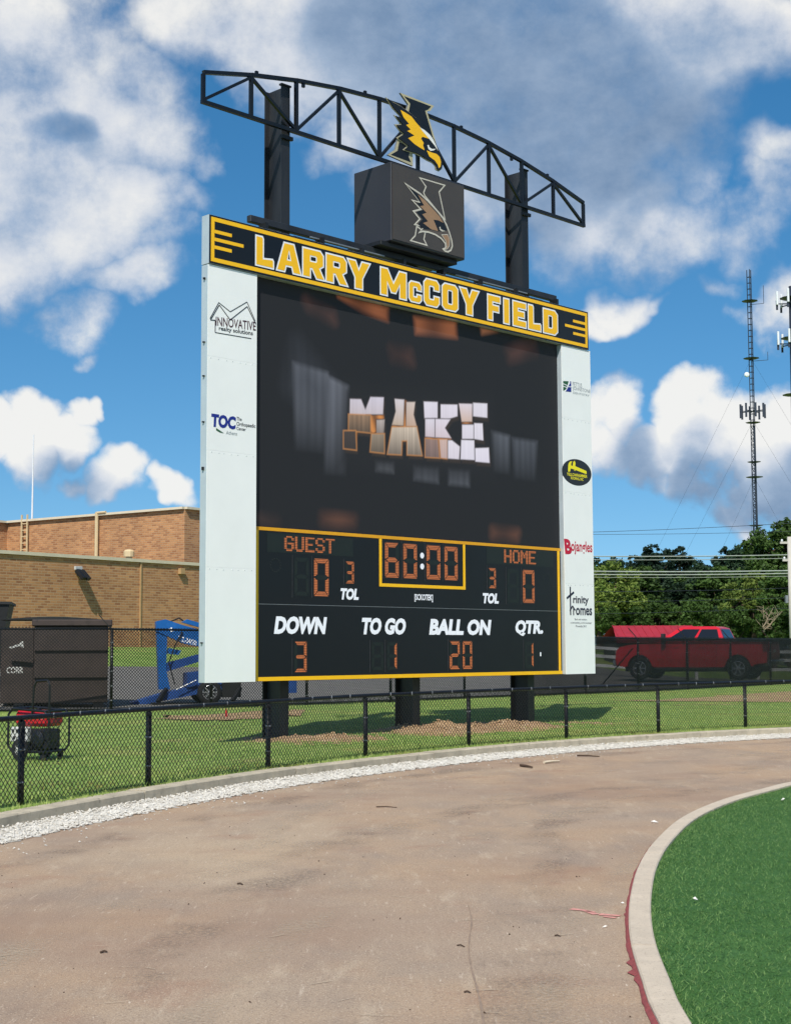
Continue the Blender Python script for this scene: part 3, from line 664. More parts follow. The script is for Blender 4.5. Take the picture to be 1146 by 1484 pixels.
def letter(ch):
    """block capitals with clipped corners in a unit box; returns outer loop and holes"""
    t, c_ = .31, .16                                       # stroke width in x, corner clip
    v_ = .22
    if ch == 'L': return [[(0,0),(1,0),(1,.22),(.96,.27),(.38,v_),(.38,.95),(.34,1),(0,1)]]
    if ch == 'I': return [[(0,0),(1,0),(1,1),(0,1)]]
    if ch == 'F': return [[(0,0),(.36,0),(.36,.38),(.88,.38),(.88,.60),(.36,.60),(.36,.78),(1,.78),(1,1),(0,1)]]
    if ch == 'E': return [[(0,0),(1,0),(1,v_),(.36,v_),(.36,.40),(.86,.40),(.86,.61),(.36,.61),(.36,.78),(1,.78),(1,1),(0,1)]]
    if ch == 'A': return [[(0,0),(.30,0),(.36,.22),(.64,.22),(.70,0),(1,0),(.70,1),(.30,1)], [(.40,.40),(.60,.40),(.50,.80)]]
    if ch == 'R': return [[(0,0),(.32,0),(.32,.34),(.44,.34),(.66,0),(1,0),(.76,.38),(.96,.50),(.96,.86),(.82,1),(0,1)], [(.32,.56),(.62,.56),(.66,.60),(.66,.76),(.62,.80),(.32,.80)]]
    if ch == 'Y': return [[(.34,0),(.66,0),(.66,.40),(1,1),(.66,1),(.5,.64),(.34,1),(0,1),(.34,.40)]]
    if ch == 'M': return [[(0,0),(.24,0),(.24,.56),(.42,.16),(.58,.16),(.76,.56),(.76,0),(1,0),(1,1),(.74,1),(.5,.46),(.26,1),(0,1)]]
    if ch == 'C': return [[(.16,0),(.84,0),(1,.14),(1,.36),(.68,.36),(.68,.25),(.62,.21),(.38,.21),(.32,.25),(.32,.75),(.38,.79),(.62,.79),(.68,.75),(.68,.64),(1,.64),(1,.86),(.84,1),(.16,1),(0,.86),(0,.14)]]
    if ch == 'O': return [[(.16,0),(.84,0),(1,.12),(1,.88),(.84,1),(.16,1),(0,.88),(0,.12)], [(.38,.20),(.62,.20),(.67,.25),(.67,.75),(.62,.80),(.38,.80),(.33,.75),(.33,.25)]]
    if ch == 'D': return [[(0,0),(.82,0),(1,.14),(1,.86),(.82,1),(0,1)], [(.34,.21),(.60,.21),(.66,.27),(.66,.73),(.60,.79),(.34,.79)]]
LT = [('L',.915,1.25,0),('A',1.34,1.82,0),('R',1.88,2.32,0),('R',2.38,2.83,0),('Y',2.86,3.34,0),('M',3.61,4.21,0),('C',4.29,4.58,1),('C',4.66,5.03,0),('O',5.12,5.51,0),('Y',5.58,6.06,0),('F',6.32,6.65,0),('I',6.76,6.90,0),('E',7.02,7.38,0),('L',7.46,7.81,0),('D',7.90,8.31,0)]
for ch, u0, u1, small in LT:
    z0, z1 = (7.405, 7.735) if small else (7.405, 7.845)
    lp = [[(u0+x*(u1-u0), z0+y*(z1-z0)) for x, y in l] for l in letter(ch)]
    m = MB(); m.flat([offset_poly(lp[0], .026)] + [offset_poly(h, -.022) for h in lp[1:]], lambda x, y: (x, -.0262, y), 0)
    m.flat(lp, lambda x, y: (x, -.0285, y), 1); m.build('letter', ['print_white', 'gold'], HD, normals=False)
# ---- video screen: glowing picture held per vertex
SU0, SU1, SZ0, SZ1 = .97, 8.445, 3.385, 7.25
MK = [[(3.018,5.574),(3.267,5.598),(3.366,5.433),(3.483,5.661),(3.794,5.692),(3.774,5.405),(3.381,5.361),(3.337,5.325),(3.01,5.32)],[(2.989,5.313),(3.482,5.354),(3.481,5.067),(2.988,5.056)],[(3.627,5.292),(3.811,5.319),(3.791,5.086),(3.626,5.069)],[(2.876,5.031),(3.14,5.058),(3.157,4.751),(2.876,4.75)],[(3.509,5.044),(3.802,5.074),(3.8,4.758),(3.479,4.755)],[(4.055,5.697),(4.281,5.71),(4.259,5.266),(3.989,5.251),(4.08,5.487)],[(4.338,5.676),(4.549,5.701),(4.509,5.481),(4.584,5.287),(4.327,5.26)],[(3.988,5.206),(4.584,5.274),(4.708,4.801),(4.351,4.782),(4.352,5.022),(4.22,5.009),(4.207,4.769),(3.882,4.752)],[(4.763,5.734),(5.11,5.766),(5.107,5.478),(4.78,5.443)],[(5.189,5.734),(5.622,5.779),(5.62,5.576),(5.355,5.492),(5.187,5.479)],[(4.799,5.437),(5.035,5.463),(5.032,5.143),(4.796,5.133)],[(5.051,5.464),(5.436,5.5),(5.293,5.334),(5.452,5.171),(5.048,5.145)],[(4.796,5.093),(5.111,5.11),(5.147,4.8),(4.793,4.782)],[(5.151,5.114),(5.351,5.134),(5.347,4.804),(5.187,4.803)],[(5.371,5.122),(5.472,5.132),(5.675,5.041),(5.651,4.817),(5.367,4.806)],[(5.664,5.803),(6.016,5.838),(6.003,5.52),(5.73,5.49)],[(6.037,5.861),(6.419,5.891),(6.415,5.635),(6.034,5.621)],[(5.741,5.436),(6.053,5.469),(6.049,5.216),(5.738,5.185)],[(6.062,5.498),(6.285,5.516),(6.302,5.213),(6.058,5.217)],[(5.717,5.164),(6.057,5.189),(6.065,4.84),(5.692,4.821)],[(6.08,5.051),(6.449,5.094),(6.466,4.824),(6.085,4.814)]]
OG = [[(3.381,5.361),(3.793,5.407),(3.811,5.311),(3.627,5.292),(3.626,5.095),(3.524,5.064),(3.463,5.131),(3.482,5.341)],[(4.281,5.71),(4.346,5.691),(4.327,5.252),(4.259,5.213),(3.988,5.206),(3.989,5.251),(4.259,5.266)],[(4.796,5.133),(5.452,5.171),(5.452,5.13),(4.796,5.093)],[(5.73,5.49),(6.004,5.528),(6.003,5.478),(5.729,5.449)],[(3.14,5.058),(3.186,5.05),(3.157,4.751),(3.122,4.747)]]
SG = [[(1.784,6.013),(2.524,5.944),(2.448,4.594),(1.83,4.593)],[(2.524,5.888),(2.983,5.777),(2.903,4.298),(2.448,4.261)],[(6.529,5.401),(7.027,5.363),(7.014,4.628),(6.574,4.655)],[(7.104,5.333),(7.819,5.339),(7.742,4.558),(7.149,4.576)],[(3.611,4.608),(4.017,4.62),(4.016,4.446),(3.61,4.447)],[(4.517,4.604),(5.118,4.62),(5.116,4.356),(4.515,4.369)],[(5.383,4.618),(5.923,4.639),(5.919,4.357),(5.38,4.352)],[(1.712,5.619),(1.885,6.303),(2.569,5.725),(2.448,5.263)]]
SO = [[(2.754,7.227),(3.302,7.25),(3.901,7.231),(3.9,6.995),(3.301,7.064)],[(4.538,7.167),(5.593,7.247),(5.626,6.968),(4.57,6.883)],[(6.275,7.24),(6.712,7.256),(6.292,7.142)],[(6.977,6.937),(7.736,7.202),(7.793,7.001),(7.052,6.768)],[(3.979,6.547),(4.431,6.552),(4.48,6.368),(4.028,6.377)],[(2.059,7.043),(2.631,6.91),(2.661,6.801),(2.119,6.94)],[(2.418,3.618),(3.102,3.615),(3.087,3.547),(2.418,3.53)],[(6.538,3.622),(7.228,3.609),(7.188,3.519),(6.537,3.523)],[(1.157,3.499),(1.435,3.484),(1.366,3.426)]]
nx, nz = 620, 330
gu = np.linspace(SU0, SU1, nx+1); gz = np.linspace(SZ0, SZ1, nz+1); GU, GZ = np.meshgrid(gu, gz)
img = np.zeros((nz+1, nx+1, 3))
def lin3(h): return np.array(C(h)[:3])
def inpoly(poly, soft):
    """soft coverage of a polygon over the screen grid"""
    P = np.array(poly); n = len(P); ins = np.zeros(GU.shape, bool); dmin = np.full(GU.shape, 9.0)
    for i in range(n):
        a, b = P[i], P[(i+1) % n]
        cnd = ((a[1] > GZ) != (b[1] > GZ)); den = (b[1]-a[1]) if abs(b[1]-a[1]) > 1e-9 else 1e-9
        ins ^= cnd & (GU < (b[0]-a[0])*(GZ-a[1])/den + a[0])
        d = b-a; t = np.clip(((GU-a[0])*d[0]+(GZ-a[1])*d[1])/(d@d), 0, 1); dmin = np.minimum(dmin, np.hypot(GU-a[0]-t*d[0], GZ-a[1]-t*d[1]))
    sd_ = np.where(ins, dmin, -dmin); return np.clip(sd_/soft*.5+.5, 0, 1)
def over(cov, c_):
    global img
    img = img*(1-cov[..., None]) + cov[..., None]*c_
img += lin3('#101114')*.6
streak = .8+.25*np.interp((GU*9.7) % 40, np.arange(41), RNG.random(41)) + .1*np.sin(GU*41)
for k, p_ in enumerate(SG):
    c_ = lin3(['#666b75','#747984','#5a5f68','#50555e','#686c73','#565a62','#565a62','#363a42'][k]); cv = inpoly(p_, .05 if k < 7 else .3)
    fade = np.clip((GZ-np.array(p_)[:, 1].min())/(np.ptp(np.array(p_)[:, 1])), 0, 1)**.8 if k < 4 else .8
    over(cv*.85*fade, c_*streak[..., None])
for k, p_ in enumerate(SO):
    c_ = lin3(['#8a5132','#8a5233','#8a5a3c','#4d3128','#4a2f25','#54372d','#6e4632','#6e4632','#4a352c'][k]); cv = inpoly(p_, .06 if k in (0, 1, 2) else .16); over(cv*.9, c_*(.8+.3*np.sin(GU*7+1))[..., None])
over(inpoly([(2.75,4.45),(6.55,4.55),(6.6,4.95),(6.52,6.0),(2.85,5.78)], .16)*.85, lin3((19, 19, 21)))
for k in range(len(MK)):                                    # dark extrusion under every block
    over(inpoly([(x+.035, z-.07) for x, z in MK[k]], .02), lin3((46, 37, 30)))
for p_ in OG: over(inpoly(p_, .015), lin3((196, 128, 66))*(.75+.4*np.sin(GU*23+GZ*9))[..., None])
TOP = [(208,203,218),(150,122,96),(182,172,168),(66,58,54),(150,136,118),(214,208,214),(206,192,184),(205,190,172),(222,218,230),(224,220,232),(220,216,228),(222,216,228),(148,124,116),(204,178,168),(224,220,230),(220,212,222),(222,219,230),(224,221,232),(226,222,234),(226,223,234),(226,223,235)]
LOW = [(196,186,190),(92,78,64),(132,122,116),(52,46,43),(98,88,76),(190,170,150),(188,160,140),(112,102,92),(214,208,220),(216,210,222),(204,190,198),(210,196,204),(118,100,96),(188,164,160),(216,210,222),(206,180,164),(218,213,225),(216,211,223),(218,214,226),(219,215,228),(220,216,230)]
for k, p_ in enumerate(MK):
    over(inpoly(offset_poly(p_, .016), .014), lin3((192, 132, 74)) if k in (1, 3, 4, 7, 12, 13) else lin3((58, 50, 46)))
    P_ = np.array(p_); f_ = np.clip((GZ-P_[:, 1].min())/np.ptp(P_[:, 1]), 0, 1)[..., None]
    brush = 1+(.12 if k in (1, 2, 4, 7, 12) else .03)*np.interp((GU*60) % 50, np.arange(51), RNG.normal(0, 1, 51))[..., None]
    over(inpoly(p_, .012), (lin3(TOP[k])*f_+lin3(LOW[k])*(1-f_))*brush)
VS = MB(); VS.v = [(float(a), .1, float(b)) for a, b in zip(GU.ravel(), GZ.ravel())]
i_, j_ = np.meshgrid(np.arange(nz), np.arange(nx), indexing='ij'); a_ = (i_*(nx+1)+j_).ravel(); VS.f = [tuple(q) for q in np.stack([a_, a_+1, a_+nx+2, a_+nx+1], 1).tolist()]; VS.m = [0]*len(VS.f)
sm = bpy.data.materials.new('video_picture'); sm.use_nodes = True; t = sm.node_tree; b = t.nodes['Principled BSDF']
b.inputs['Base Color'].default_value = (.015, .0155, .018, 1); b.inputs['Roughness'].default_value = .7; b.inputs['Specular IOR Level'].default_value = .3
an = nd(t, 'ShaderNodeAttribute', attribute_name='picture'); t.links.new(an.outputs['Color'], b.inputs['Emission Color']); b.inputs['Emission Strength'].default_value = .95
M['video_picture'] = sm
scr = VS.build('video_screen', 'video_picture', SB, normals=False); scr['label'] = 'dark video screen showing the word MAKE in metal blocks'
ca = scr.data.color_attributes.new('picture', 'FLOAT_COLOR', 'POINT'); ca.data.foreach_set('color', np.concatenate([img.reshape(-1, 3), np.ones(((nz+1)*(nx+1), 1))], 1).astype(np.float32).ravel())
MB().box(SU0, SU1, .103, .158, 1.03, SZ1).build('screen_back', 'board_black', scr)
# ---- score panel
SP = MB().box(SU0, SU1, .085, .102, 2.206, 3.380).box(SU0, SU1, .085, .102, 1.032, 2.198).build('score_panel', 'board_black', SB)
SP['label'] = 'black score panel with amber digits and white captions'
MB().box(SU0+.01, SU1-.01, .0835, .0845, 2.196, 2.204).build('seam', 'galvanised', SP)
yb = .052; Y0, Y1 = .079, .0845
MB().box(SU0, SU1, Y0, Y1, 3.325, 3.377).build('gold_border', 'gold_dim', SP)
MB().box(SU0, SU1, Y0, Y1, 1.035, 1.095).build('gold_border', 'gold', SP)
MB().box(1.02, 1.072, Y0, Y1, 1.096, 3.324).build('gold_border', 'gold', SP)
MB().box(8.347, 8.407, Y0, Y1, 1.096, 3.324).build('gold_border', 'gold', SP)
for a, b_, c_, d_ in ((3.66, 3.715, 2.535, 3.323), (5.715, 5.77, 2.535, 3.323), (3.716, 5.714, 2.535, 2.588)):
    MB().box(a, b_, Y0, Y1, c_, d_).build('clock_frame', 'gold', SP)
# LED dots: amber diodes on a dark carrier
lm = bpy.data.materials.new('led_amber'); lm.use_nodes = True; t = lm.node_tree; b = t.nodes['Principled BSDF']
tcn = nd(t, 'ShaderNodeTexCoord'); sx = nd(t, 'ShaderNodeSeparateXYZ'); t.links.new(vmth(t, 'MULTIPLY', tcn.outputs['Object'], (38, 38, 38)), sx.inputs[0])
fx = mth(t, 'SUBTRACT', mth(t, 'FRACT', sx.outputs[0]), .5); fz = mth(t, 'SUBTRACT', mth(t, 'FRACT', sx.outputs[2]), .5)
rr_ = mth(t, 'SQRT', mth(t, 'ADD', mth(t, 'MULTIPLY', fx, fx), mth(t, 'MULTIPLY', fz, fz))); dot = maprange(t, rr_, .50, .30)
mx = nd(t, 'ShaderNodeMix', data_type='RGBA'); t.links.new(dot, mx.inputs[0]); mx.inputs[6].default_value = C('#2a1712'); mx.inputs[7].default_value = C('#ff9350')
t.links.new(mx.outputs[2], b.inputs['Emission Color']); b.inputs['Emission Strength'].default_value = .62; b.inputs['Base Color'].default_value = C('#3a2218'); M['led_amber'] = lm
SEGS = {'0':'abcdef','1':'bc','2':'abged','3':'abgcd','6':'acdefg','8':'abcdefg','':''}
def seg_polys(u0, u1, z0, z1, t_):
    zm = (z0+z1)/2; g_ = .008; h = t_/2
    return {'a': [(u0+g_, z1), (u1-g_, z1), (u1-t_-g_, z1-t_), (u0+t_+g_, z1-t_)], 'd': [(u0+g_, z0), (u1-g_, z0), (u1-t_-g_, z0+t_), (u0+t_+g_, z0+t_)],
            'g': [(u0+h*.6+g_, zm), (u0+t_+g_, zm+h), (u1-t_-g_, zm+h), (u1-h*.6-g_, zm), (u1-t_-g_, zm-h), (u0+t_+g_, zm-h)],
            'f': [(u0, z1-g_), (u0+t_, z1-t_-g_), (u0+t_, zm+h+g_), (u0, zm+g_)], 'b': [(u1, z1-g_), (u1-t_, z1-t_-g_), (u1-t_, zm+h+g_), (u1, zm+g_)],
            'e': [(u0, z0+g_), (u0+t_, z0+t_+g_), (u0+t_, zm-h-g_), (u0, zm-g_)], 'c': [(u1, z0+g_), (u1-t_, z0+t_+g_), (u1-t_, zm-h-g_), (u1, zm-g_)]}
def digit(ch, u0, u1, z0, z1, t_):
    d = MB().box(u0-.025, u1+.025, .0825, .0842, z0-.025, z1+.025).build('digit', 'header_black', SP)
    MB().box(u0-.045, u0-.038, .080, .0845, z0-.03, z1+.04).build('digit_edge', 'gen_grey', d)
    m = MB()
    for k, pl in seg_polys(u0, u1, z0, z1, t_).items():
        m.flat([pl], lambda x, y: (x, .0808, y), 1 if k in SEGS[ch] else 0)
    m.build('segments', ['unlit_led', 'led_amber'], d, normals=False)
for ch, u0, u1, z0, z1, t_ in [('', 1.80,2.10,2.345,2.935,.062),('0',2.21,2.525,2.345,2.935,.072),('3',2.895,3.085,2.565,2.915,.05),
    ('6',3.79,4.115,2.69,3.27,.078),('0',4.225,4.555,2.69,3.27,.078),('0',4.785,5.135,2.69,3.27,.078),('0',5.235,5.57,2.69,3.27,.078),
    ('3',6.385,6.585,2.575,2.935,.05),('',6.90,7.21,2.335,2.935,.062),('0',7.33,7.665,2.335,2.935,.072),
    ('3',1.80,2.06,1.155,1.635,.062),('',3.48,3.74,1.17,1.62,.055),('1',3.83,4.06,1.17,1.62,.055),('2',5.35,5.61,1.16,1.64,.06),('0',5.68,5.93,1.16,1.64,.06),('1',7.37,7.61,1.165,1.625,.05)]:
    digit(ch, u0, u1, z0, z1, t_)
for z_ in (2.90, 3.085):
    m = MB(); m.flat([arcp(4.68, z_, .048, .05, n=14)], lambda x, y: (x, .0815, y)); m.build('colon_dot', 'caption_white', SP)
MB().box(7.80, 7.83, .0805, .0842, 1.37, 1.44).build('indicator', 'caption_white', SP)
for u_, z_ in ((1.42, 2.80), (8.02, 2.79)):
    m = MB()
    for k in range(14):
        a = 2*math.pi*k/14; m.lathe([(.013, 0), (.008, -.003), (0, -.004)], 6, 0, (u_+.10*math.cos(a), .0840, z_+.10*math.sin(a)), 'y')
    m.build('possession_ring', 'unlit_led', SP, kind='stuff')
G5 = {'G':'01110 10001 10000 10111 10001 10001 01110','U':'10001 10001 10001 10001 10001 10001 01110','E':'11111 10000 10000 11110 10000 10000 11111','S':'01110 10001 10000 01110 00001 10001 01110','T':'11111 00100 00100 00100 00100 00100 00100','H':'10001 10001 10001 11111 10001 10001 10001','O':'01110 10001 10001 10001 10001 10001 01110','M':'10001 11011 10101 10101 10001 10001 10001'}
for wd_, a, b_, z0, z1, u0, u1 in (('GUEST', 1.24, 3.06, 3.03, 3.265, 1.60, 2.65), ('HOME', 6.34, 8.22, 3.045, 3.285, 6.82, 7.71)):
    nb = MB().box(a, b_, .0828, .0843, z0-.03, z1+.03).build('name_board', 'unlit_led', SP)
    pw = (u1-u0)/(len(wd_)*6-1); ph = (z1-z0)/7
    for k, ch in enumerate(wd_):
        m = MB()
        for r_, row in enumerate(G5[ch].split()):
            for c2, bit in enumerate(row):
                if bit == '1':
                    x = u0+(k*6+c2)*pw; zt = z1-r_*ph; m.box(x-.006, x+pw+.006, .0808, .0826, zt-ph, zt)
        m.build('lit_letter', 'led_amber', nb)
for s_, u0, u1, z0, z1 in (('DOWN',1.385,2.49,1.745,2.02),('TO GO',3.22,4.30,1.745,2.02),('BALL ON',4.84,6.45,1.745,2.02),('QTR.',7.08,7.93,1.735,2.02),('TOL',2.76,3.21,2.30,2.485),('TOL',6.20,6.68,2.305,2.49)):
    m = MB(); put_text(m, s_, u0, u1, z0, z1, .0818, .17, .055, 0); m.build('caption', 'caption_white', SP, normals=False)
m = MB(); put_text(m, '[SCKOTEK]', 4.49, 4.94, 2.30, 2.43, .0818, 0, .03, 0); m.build('maker_mark', 'caption_white', SP, normals=False)
# ---- walkway rails above the header
MB().bbox(1.12, 8.80, .36, .46, 8.20, 8.31, .008).build('walkway_rail', 'beam_steel', SB)
MB().bbox(1.9, 8.2, .22, .30, 8.04, 8.10, .006).build('walkway_rail', 'black_steel', SB)
MB().bar((2.3, .28, 8.17), (4.0, .28, 8.17), .02).build('conduit', 'galvanised', SB); MB().bar((5.8, .28, 8.17), (7.8, .28, 8.17), .02).build('conduit', 'galvanised', SB)
for u_ in (1.3, 2.5, 3.4, 4.4, 5.4, 6.4, 7.4, 8.6):
    MB().box(u_, u_+.05, .20, .38, 8.0, 8.19).build('stand_off', 'black_steel', SB)
# ---- arched truss
TU = [.25+9.58*k/10 for k in range(11)]
TT = [10.40+.63*(1-((k-5)/5)**2) for k in range(11)]; TB = 9.93; TW = .47
T_ = empty('truss'); T_.parent = SB
ch_ = MB()
for k in range(10): ch_.bar((TU[k], TW, TT[k]), (TU[k+1]+.01, TW, TT[k+1]), .06, .06)
ch_.build('top_chord', 'truss_paint', T_)
MB().bar((TU[0]-.03, TW, TB), (TU[10]+.03, TW, TB), .06, .06).build('bottom_chord', 'truss_paint', T_)
for k in range(11):
    MB().bar((TU[k], TW, TB+.03), (TU[k], TW, TT[k]-.025), .055, .055).build('vertical', 'truss_paint', T_)
for k in range(10):
    a, b_ = ((TU[k], TB+.03), (TU[k+1], TT[k+1]-.04)) if k % 2 == 0 else ((TU[k], TT[k]-.04), (TU[k+1], TB+.03))
    MB().bar((a[0], TW+.002, a[1]), (b_[0], TW+.002, b_[1]), .048, .048).build('diagonal', 'truss_paint', T_)
for u_, up in ((1.32,1),(2.32,-1),(3.74,1),(6.2,1),(7.62,-1),(8.7,1)):
    k = (u_-.25)/.958; zt = 10.40+.63*(1-((k-5)/5)**2)
    MB().box(u_-.025, u_+.025, TW-.02, TW+.02, zt+.02 if up > 0 else zt-.1, zt+.07 if up > 0 else zt-.03).build('lug', 'truss_paint', T_)
# ---- sign box
X0, X1, W0, W1, Z0, Z1 = 3.962, 5.82, .06, .985, 8.40, 9.77
SBX = empty('sign_box', board(3.962, .06, 8.32), BA); tag(SBX, 'dark brown box sign with an eagle head emblem above the header', 'sign')
def bl(o):
    """shift a piece built in board coordinates under the sign box"""
    o.location = Vector((-3.962, -.06, -8.32)); return o
bl(MB().bbox(X0, X1, W0+.012, W1, Z0, Z1, .012).build('cabinet', 'box_side', SBX))
bl(MB().box(X0+.03, X1-.02, W0, W0+.0115, Z0+.03, Z1-.03).build('front_face', 'box_brown', SBX))
bl(MB().bbox(X0-.16, X1-.1, W0+.1, W1+.05, 8.315, 8.395, .01).build('base_frame', 'black_steel', SBX))
CA = [[(4.629,9.647),(5.318,9.659),(5.159,9.492),(5.311,9.007),(5.076,9.14),(4.769,9.338),(4.735,9.398),(4.794,9.512)],[(4.561,8.781),(4.519,8.595),(4.391,8.47),(4.849,8.464),(4.762,8.571),(4.797,8.698)]]
CH = [(4.249,9.473),(4.465,9.419),(4.667,9.369),(4.836,9.293),(4.99,9.213),(5.128,9.136),(5.242,9.053),(5.335,8.956),(5.414,8.822),(5.473,8.687),(5.489,8.588),(5.446,8.497),(5.364,8.448),(5.277,8.446),(5.201,8.489),(5.285,8.529),(5.278,8.591),(5.182,8.654),(5.037,8.693),(4.865,8.702),(4.712,8.685),(4.593,8.638),(4.73,8.78),(4.487,8.768),(4.622,8.901),(4.455,9.013),(4.638,9.085),(4.424,9.206),(4.625,9.211)]
CHi = [(4.365,9.411),(4.532,9.363),(4.7,9.304),(4.904,9.199),(5.11,9.089),(5.248,8.982),(5.334,8.854),(5.298,8.823),(5.107,8.784),(4.934,8.773),(4.746,8.747),(4.595,8.8),(4.714,8.915),(4.563,9.012),(4.732,9.081),(4.564,9.174),(4.666,9.196)]
CB = [(4.599,9.325),(4.768,9.266),(4.972,9.154),(5.144,9.057),(5.248,8.958),(5.109,8.977),(4.988,8.964),(5.039,8.891),(5.107,8.784),(4.934,8.778),(4.723,8.85),(4.85,8.905),(4.704,8.999),(4.814,9.051),(4.648,9.133),(4.75,9.166)]
CE = [(5.132,8.861),(5.148,8.812),(5.211,8.795),(5.298,8.823),(5.229,8.823),(5.17,8.835),(5.163,8.873)]
CK = [(5.182,8.739),(5.351,8.78),(5.406,8.699),(5.397,8.571),(5.34,8.506),(5.27,8.478),(5.32,8.556),(5.3,8.634)]
def stroke_loop(m, loop, wd, y, mi):
    n = len(loop); inner = offset_poly(loop, -wd)
    for i in range(n):
        j = (i+1) % n; m.add([(loop[i][0], y, loop[i][1]), (loop[j][0], y, loop[j][1]), (inner[j][0], y, inner[j][1]), (inner[i][0], y, inner[i][1])], [(0, 1, 2, 3)], mi)
m = MB(); fl = lambda d: (lambda x, y: (x, W0-d, y))
for l in CA: m.flat([l], fl(.0015), 4); stroke_loop(m, l, .026, W0-.0025, 0)
m.flat([CH], fl(.004), 1); stroke_loop(m, CH, .03, W0-.006, 0)
m.flat([CHi], fl(.0065), 2); m.flat([CB], fl(.008), 3); m.flat([CE], fl(.01), 0); m.flat([CK], fl(.008), 3); stroke_loop(m, CK, .012, W0-.009, 0)
bl(m.build('eagle_emblem', ['emblem_line', 'emblem_dark', 'emblem_black', 'emblem_brown', 'box_brown'], SBX, normals=False))
EA = [[(4.489,11.195),(5.352,11.187),(5.259,11.073),(5.171,11.036),(5.491,10.308),(5.28,10.331),(4.864,10.451),(4.594,10.797),(4.691,11.042)],[(4.416,10.34),(4.361,10.146),(4.171,10.004),(4.799,9.952),(4.794,10.214),(4.692,10.238)]]
EAb = [[(4.583,11.159),(5.274,11.157),(5.21,11.09),(5.119,11.037),(5.38,10.455),(5.004,10.608),(4.697,10.897),(4.739,11.067)],[(4.456,10.301),(4.414,10.134),(4.247,10.024),(4.751,10.009),(4.691,10.092),(4.719,10.196),(4.59,10.201),(4.665,10.28)]]
EH = [(4.144,10.988),(4.276,10.956),(4.46,10.937),(4.595,10.904),(4.731,10.862),(4.867,10.814),(5.005,10.756),(5.126,10.693),(5.23,10.625),(5.31,10.549),(5.38,10.455),(5.442,10.341),(5.505,10.262),(5.54,10.171),(5.51,10.074),(5.446,10.02),(5.375,10.028),(5.362,10.094),(5.278,10.134),(5.138,10.145),(5.0,10.176),(4.845,10.19),(4.691,10.184),(4.563,10.187),(4.665,10.27),(4.406,10.357),(4.565,10.469),(4.474,10.494),(4.364,10.573),(4.519,10.617),(4.345,10.732),(4.543,10.73),(4.276,10.871)]
EY = [(4.453,10.867),(4.594,10.846),(4.73,10.818),(4.832,10.749),(4.952,10.681),(5.107,10.585),(5.177,10.528),(5.003,10.522),(4.968,10.477),(5.037,10.42),(5.019,10.366),(5.063,10.289),(4.932,10.309),(4.795,10.341),(4.642,10.408),(4.803,10.494),(4.619,10.531),(4.708,10.578),(4.593,10.631),(4.668,10.67),(4.526,10.755)]
EW = [(4.935,10.677),(5.056,10.658),(5.195,10.607),(5.282,10.542),(5.358,10.449),(5.414,10.359),(5.316,10.439),(5.177,10.528),(5.038,10.605)]
EE = [(5.127,10.398),(5.154,10.338),(5.21,10.315),(5.294,10.345),(5.351,10.386),(5.245,10.36),(5.182,10.377),(5.162,10.414)]
EK = [(5.112,10.301),(5.244,10.293),(5.367,10.298),(5.448,10.263),(5.483,10.182),(5.468,10.089),(5.425,10.05),(5.397,10.107),(5.32,10.168),(5.181,10.204)]
EM = empty('emblem_sign', board(4.8, .36, 9.95), BA); tag(EM, 'gold and black eagle head cut-out sign with letter A fixed to the truss', 'sign')
def el_(o): o.location = Vector((-4.8, -.36, -9.95)); return o
f3 = lambda x, y, d: (x, d, y)
m = MB()
for l in EA: m.slab([l], f3, .360, .395, 0, 1)
el_(m.build('letter_shape', ['emblem_cream', 'galvanised'], EM))
m = MB()
for l in EAb: m.flat([l], lambda x, y: (x, .3575, y))
el_(m.build('letter_face', 'emblem_black', EM, normals=False))
m = MB(); m.slab([offset_poly(EH, .018)], f3, .342, .356, 0, 1); el_(m.build('head_outline', ['emblem_cream', 'galvanised'], EM))
m = MB(); m.slab([EH], f3, .322, .341, 0, 0); hd = el_(m.build('head', ['emblem_black'], EM))
m = MB(); fl = lambda d: (lambda x, y: (x, d, y))
m.flat([EY], fl(.3195), 0); m.flat([EK], fl(.3195), 0); m.flat([EW], fl(.3180), 1); m.flat([EE], fl(.3180), 1)
el_(m.build('feathers', ['gold', 'emblem_white'], EM, normals=False))
el_(MB().box(4.55, 4.6, .396, .45, 10.0, 10.9).box(4.95, 5.0, .396, .45, 10.2, 11.0).build('bracket', 'black_steel', EM))
# ------------------------------------------------------------------ chain link fences
def link_panel(m, p, q, z0, z1, pitch, r, off=0.0):
    """woven wire between two posts: two families of slanting wires"""
    p, q = np.array(p), np.array(q); L = np.hypot(*(q-p)); d = (q-p)/L; n_ = np.array((-d[1], d[0])); H = z1-z0; tri = [(1, 0), (-.5, .866), (-.5, -.866)]
    for fam in (1, -1):
        s = -H if fam > 0 else 0.0; e = L if fam > 0 else L+H
        while s < e:
            a0, a1 = s, s+fam*H; t0 = max(0, (0-a0)/(a1-a0) if fam > 0 else (L-a0)/(a1-a0)); t1 = min(1, (L-a0)/(a1-a0) if fam > 0 else (0-a0)/(a1-a0))
            s += pitch
            if t1-t0 < .02: continue
            pts = []
            for t_ in (t0, t1):
                xy = p + d*(a0+(a1-a0)*t_) + n_*(off+fam*.003); pts.append((xy[0], xy[1], z0+H*t_))
            A, B = Vector(pts[0]), Vector(pts[1]); ax = (B-A).normalized(); u = Vector((n_[0], n_[1], 0)); w = ax.cross(u)
            vs = [P+(u*c_+w*s_)*r for P in (A, B) for c_, s_ in tri]; m.add(vs, [(0,1,4,3),(1,2,5,4),(2,0,3,5)])
    return m
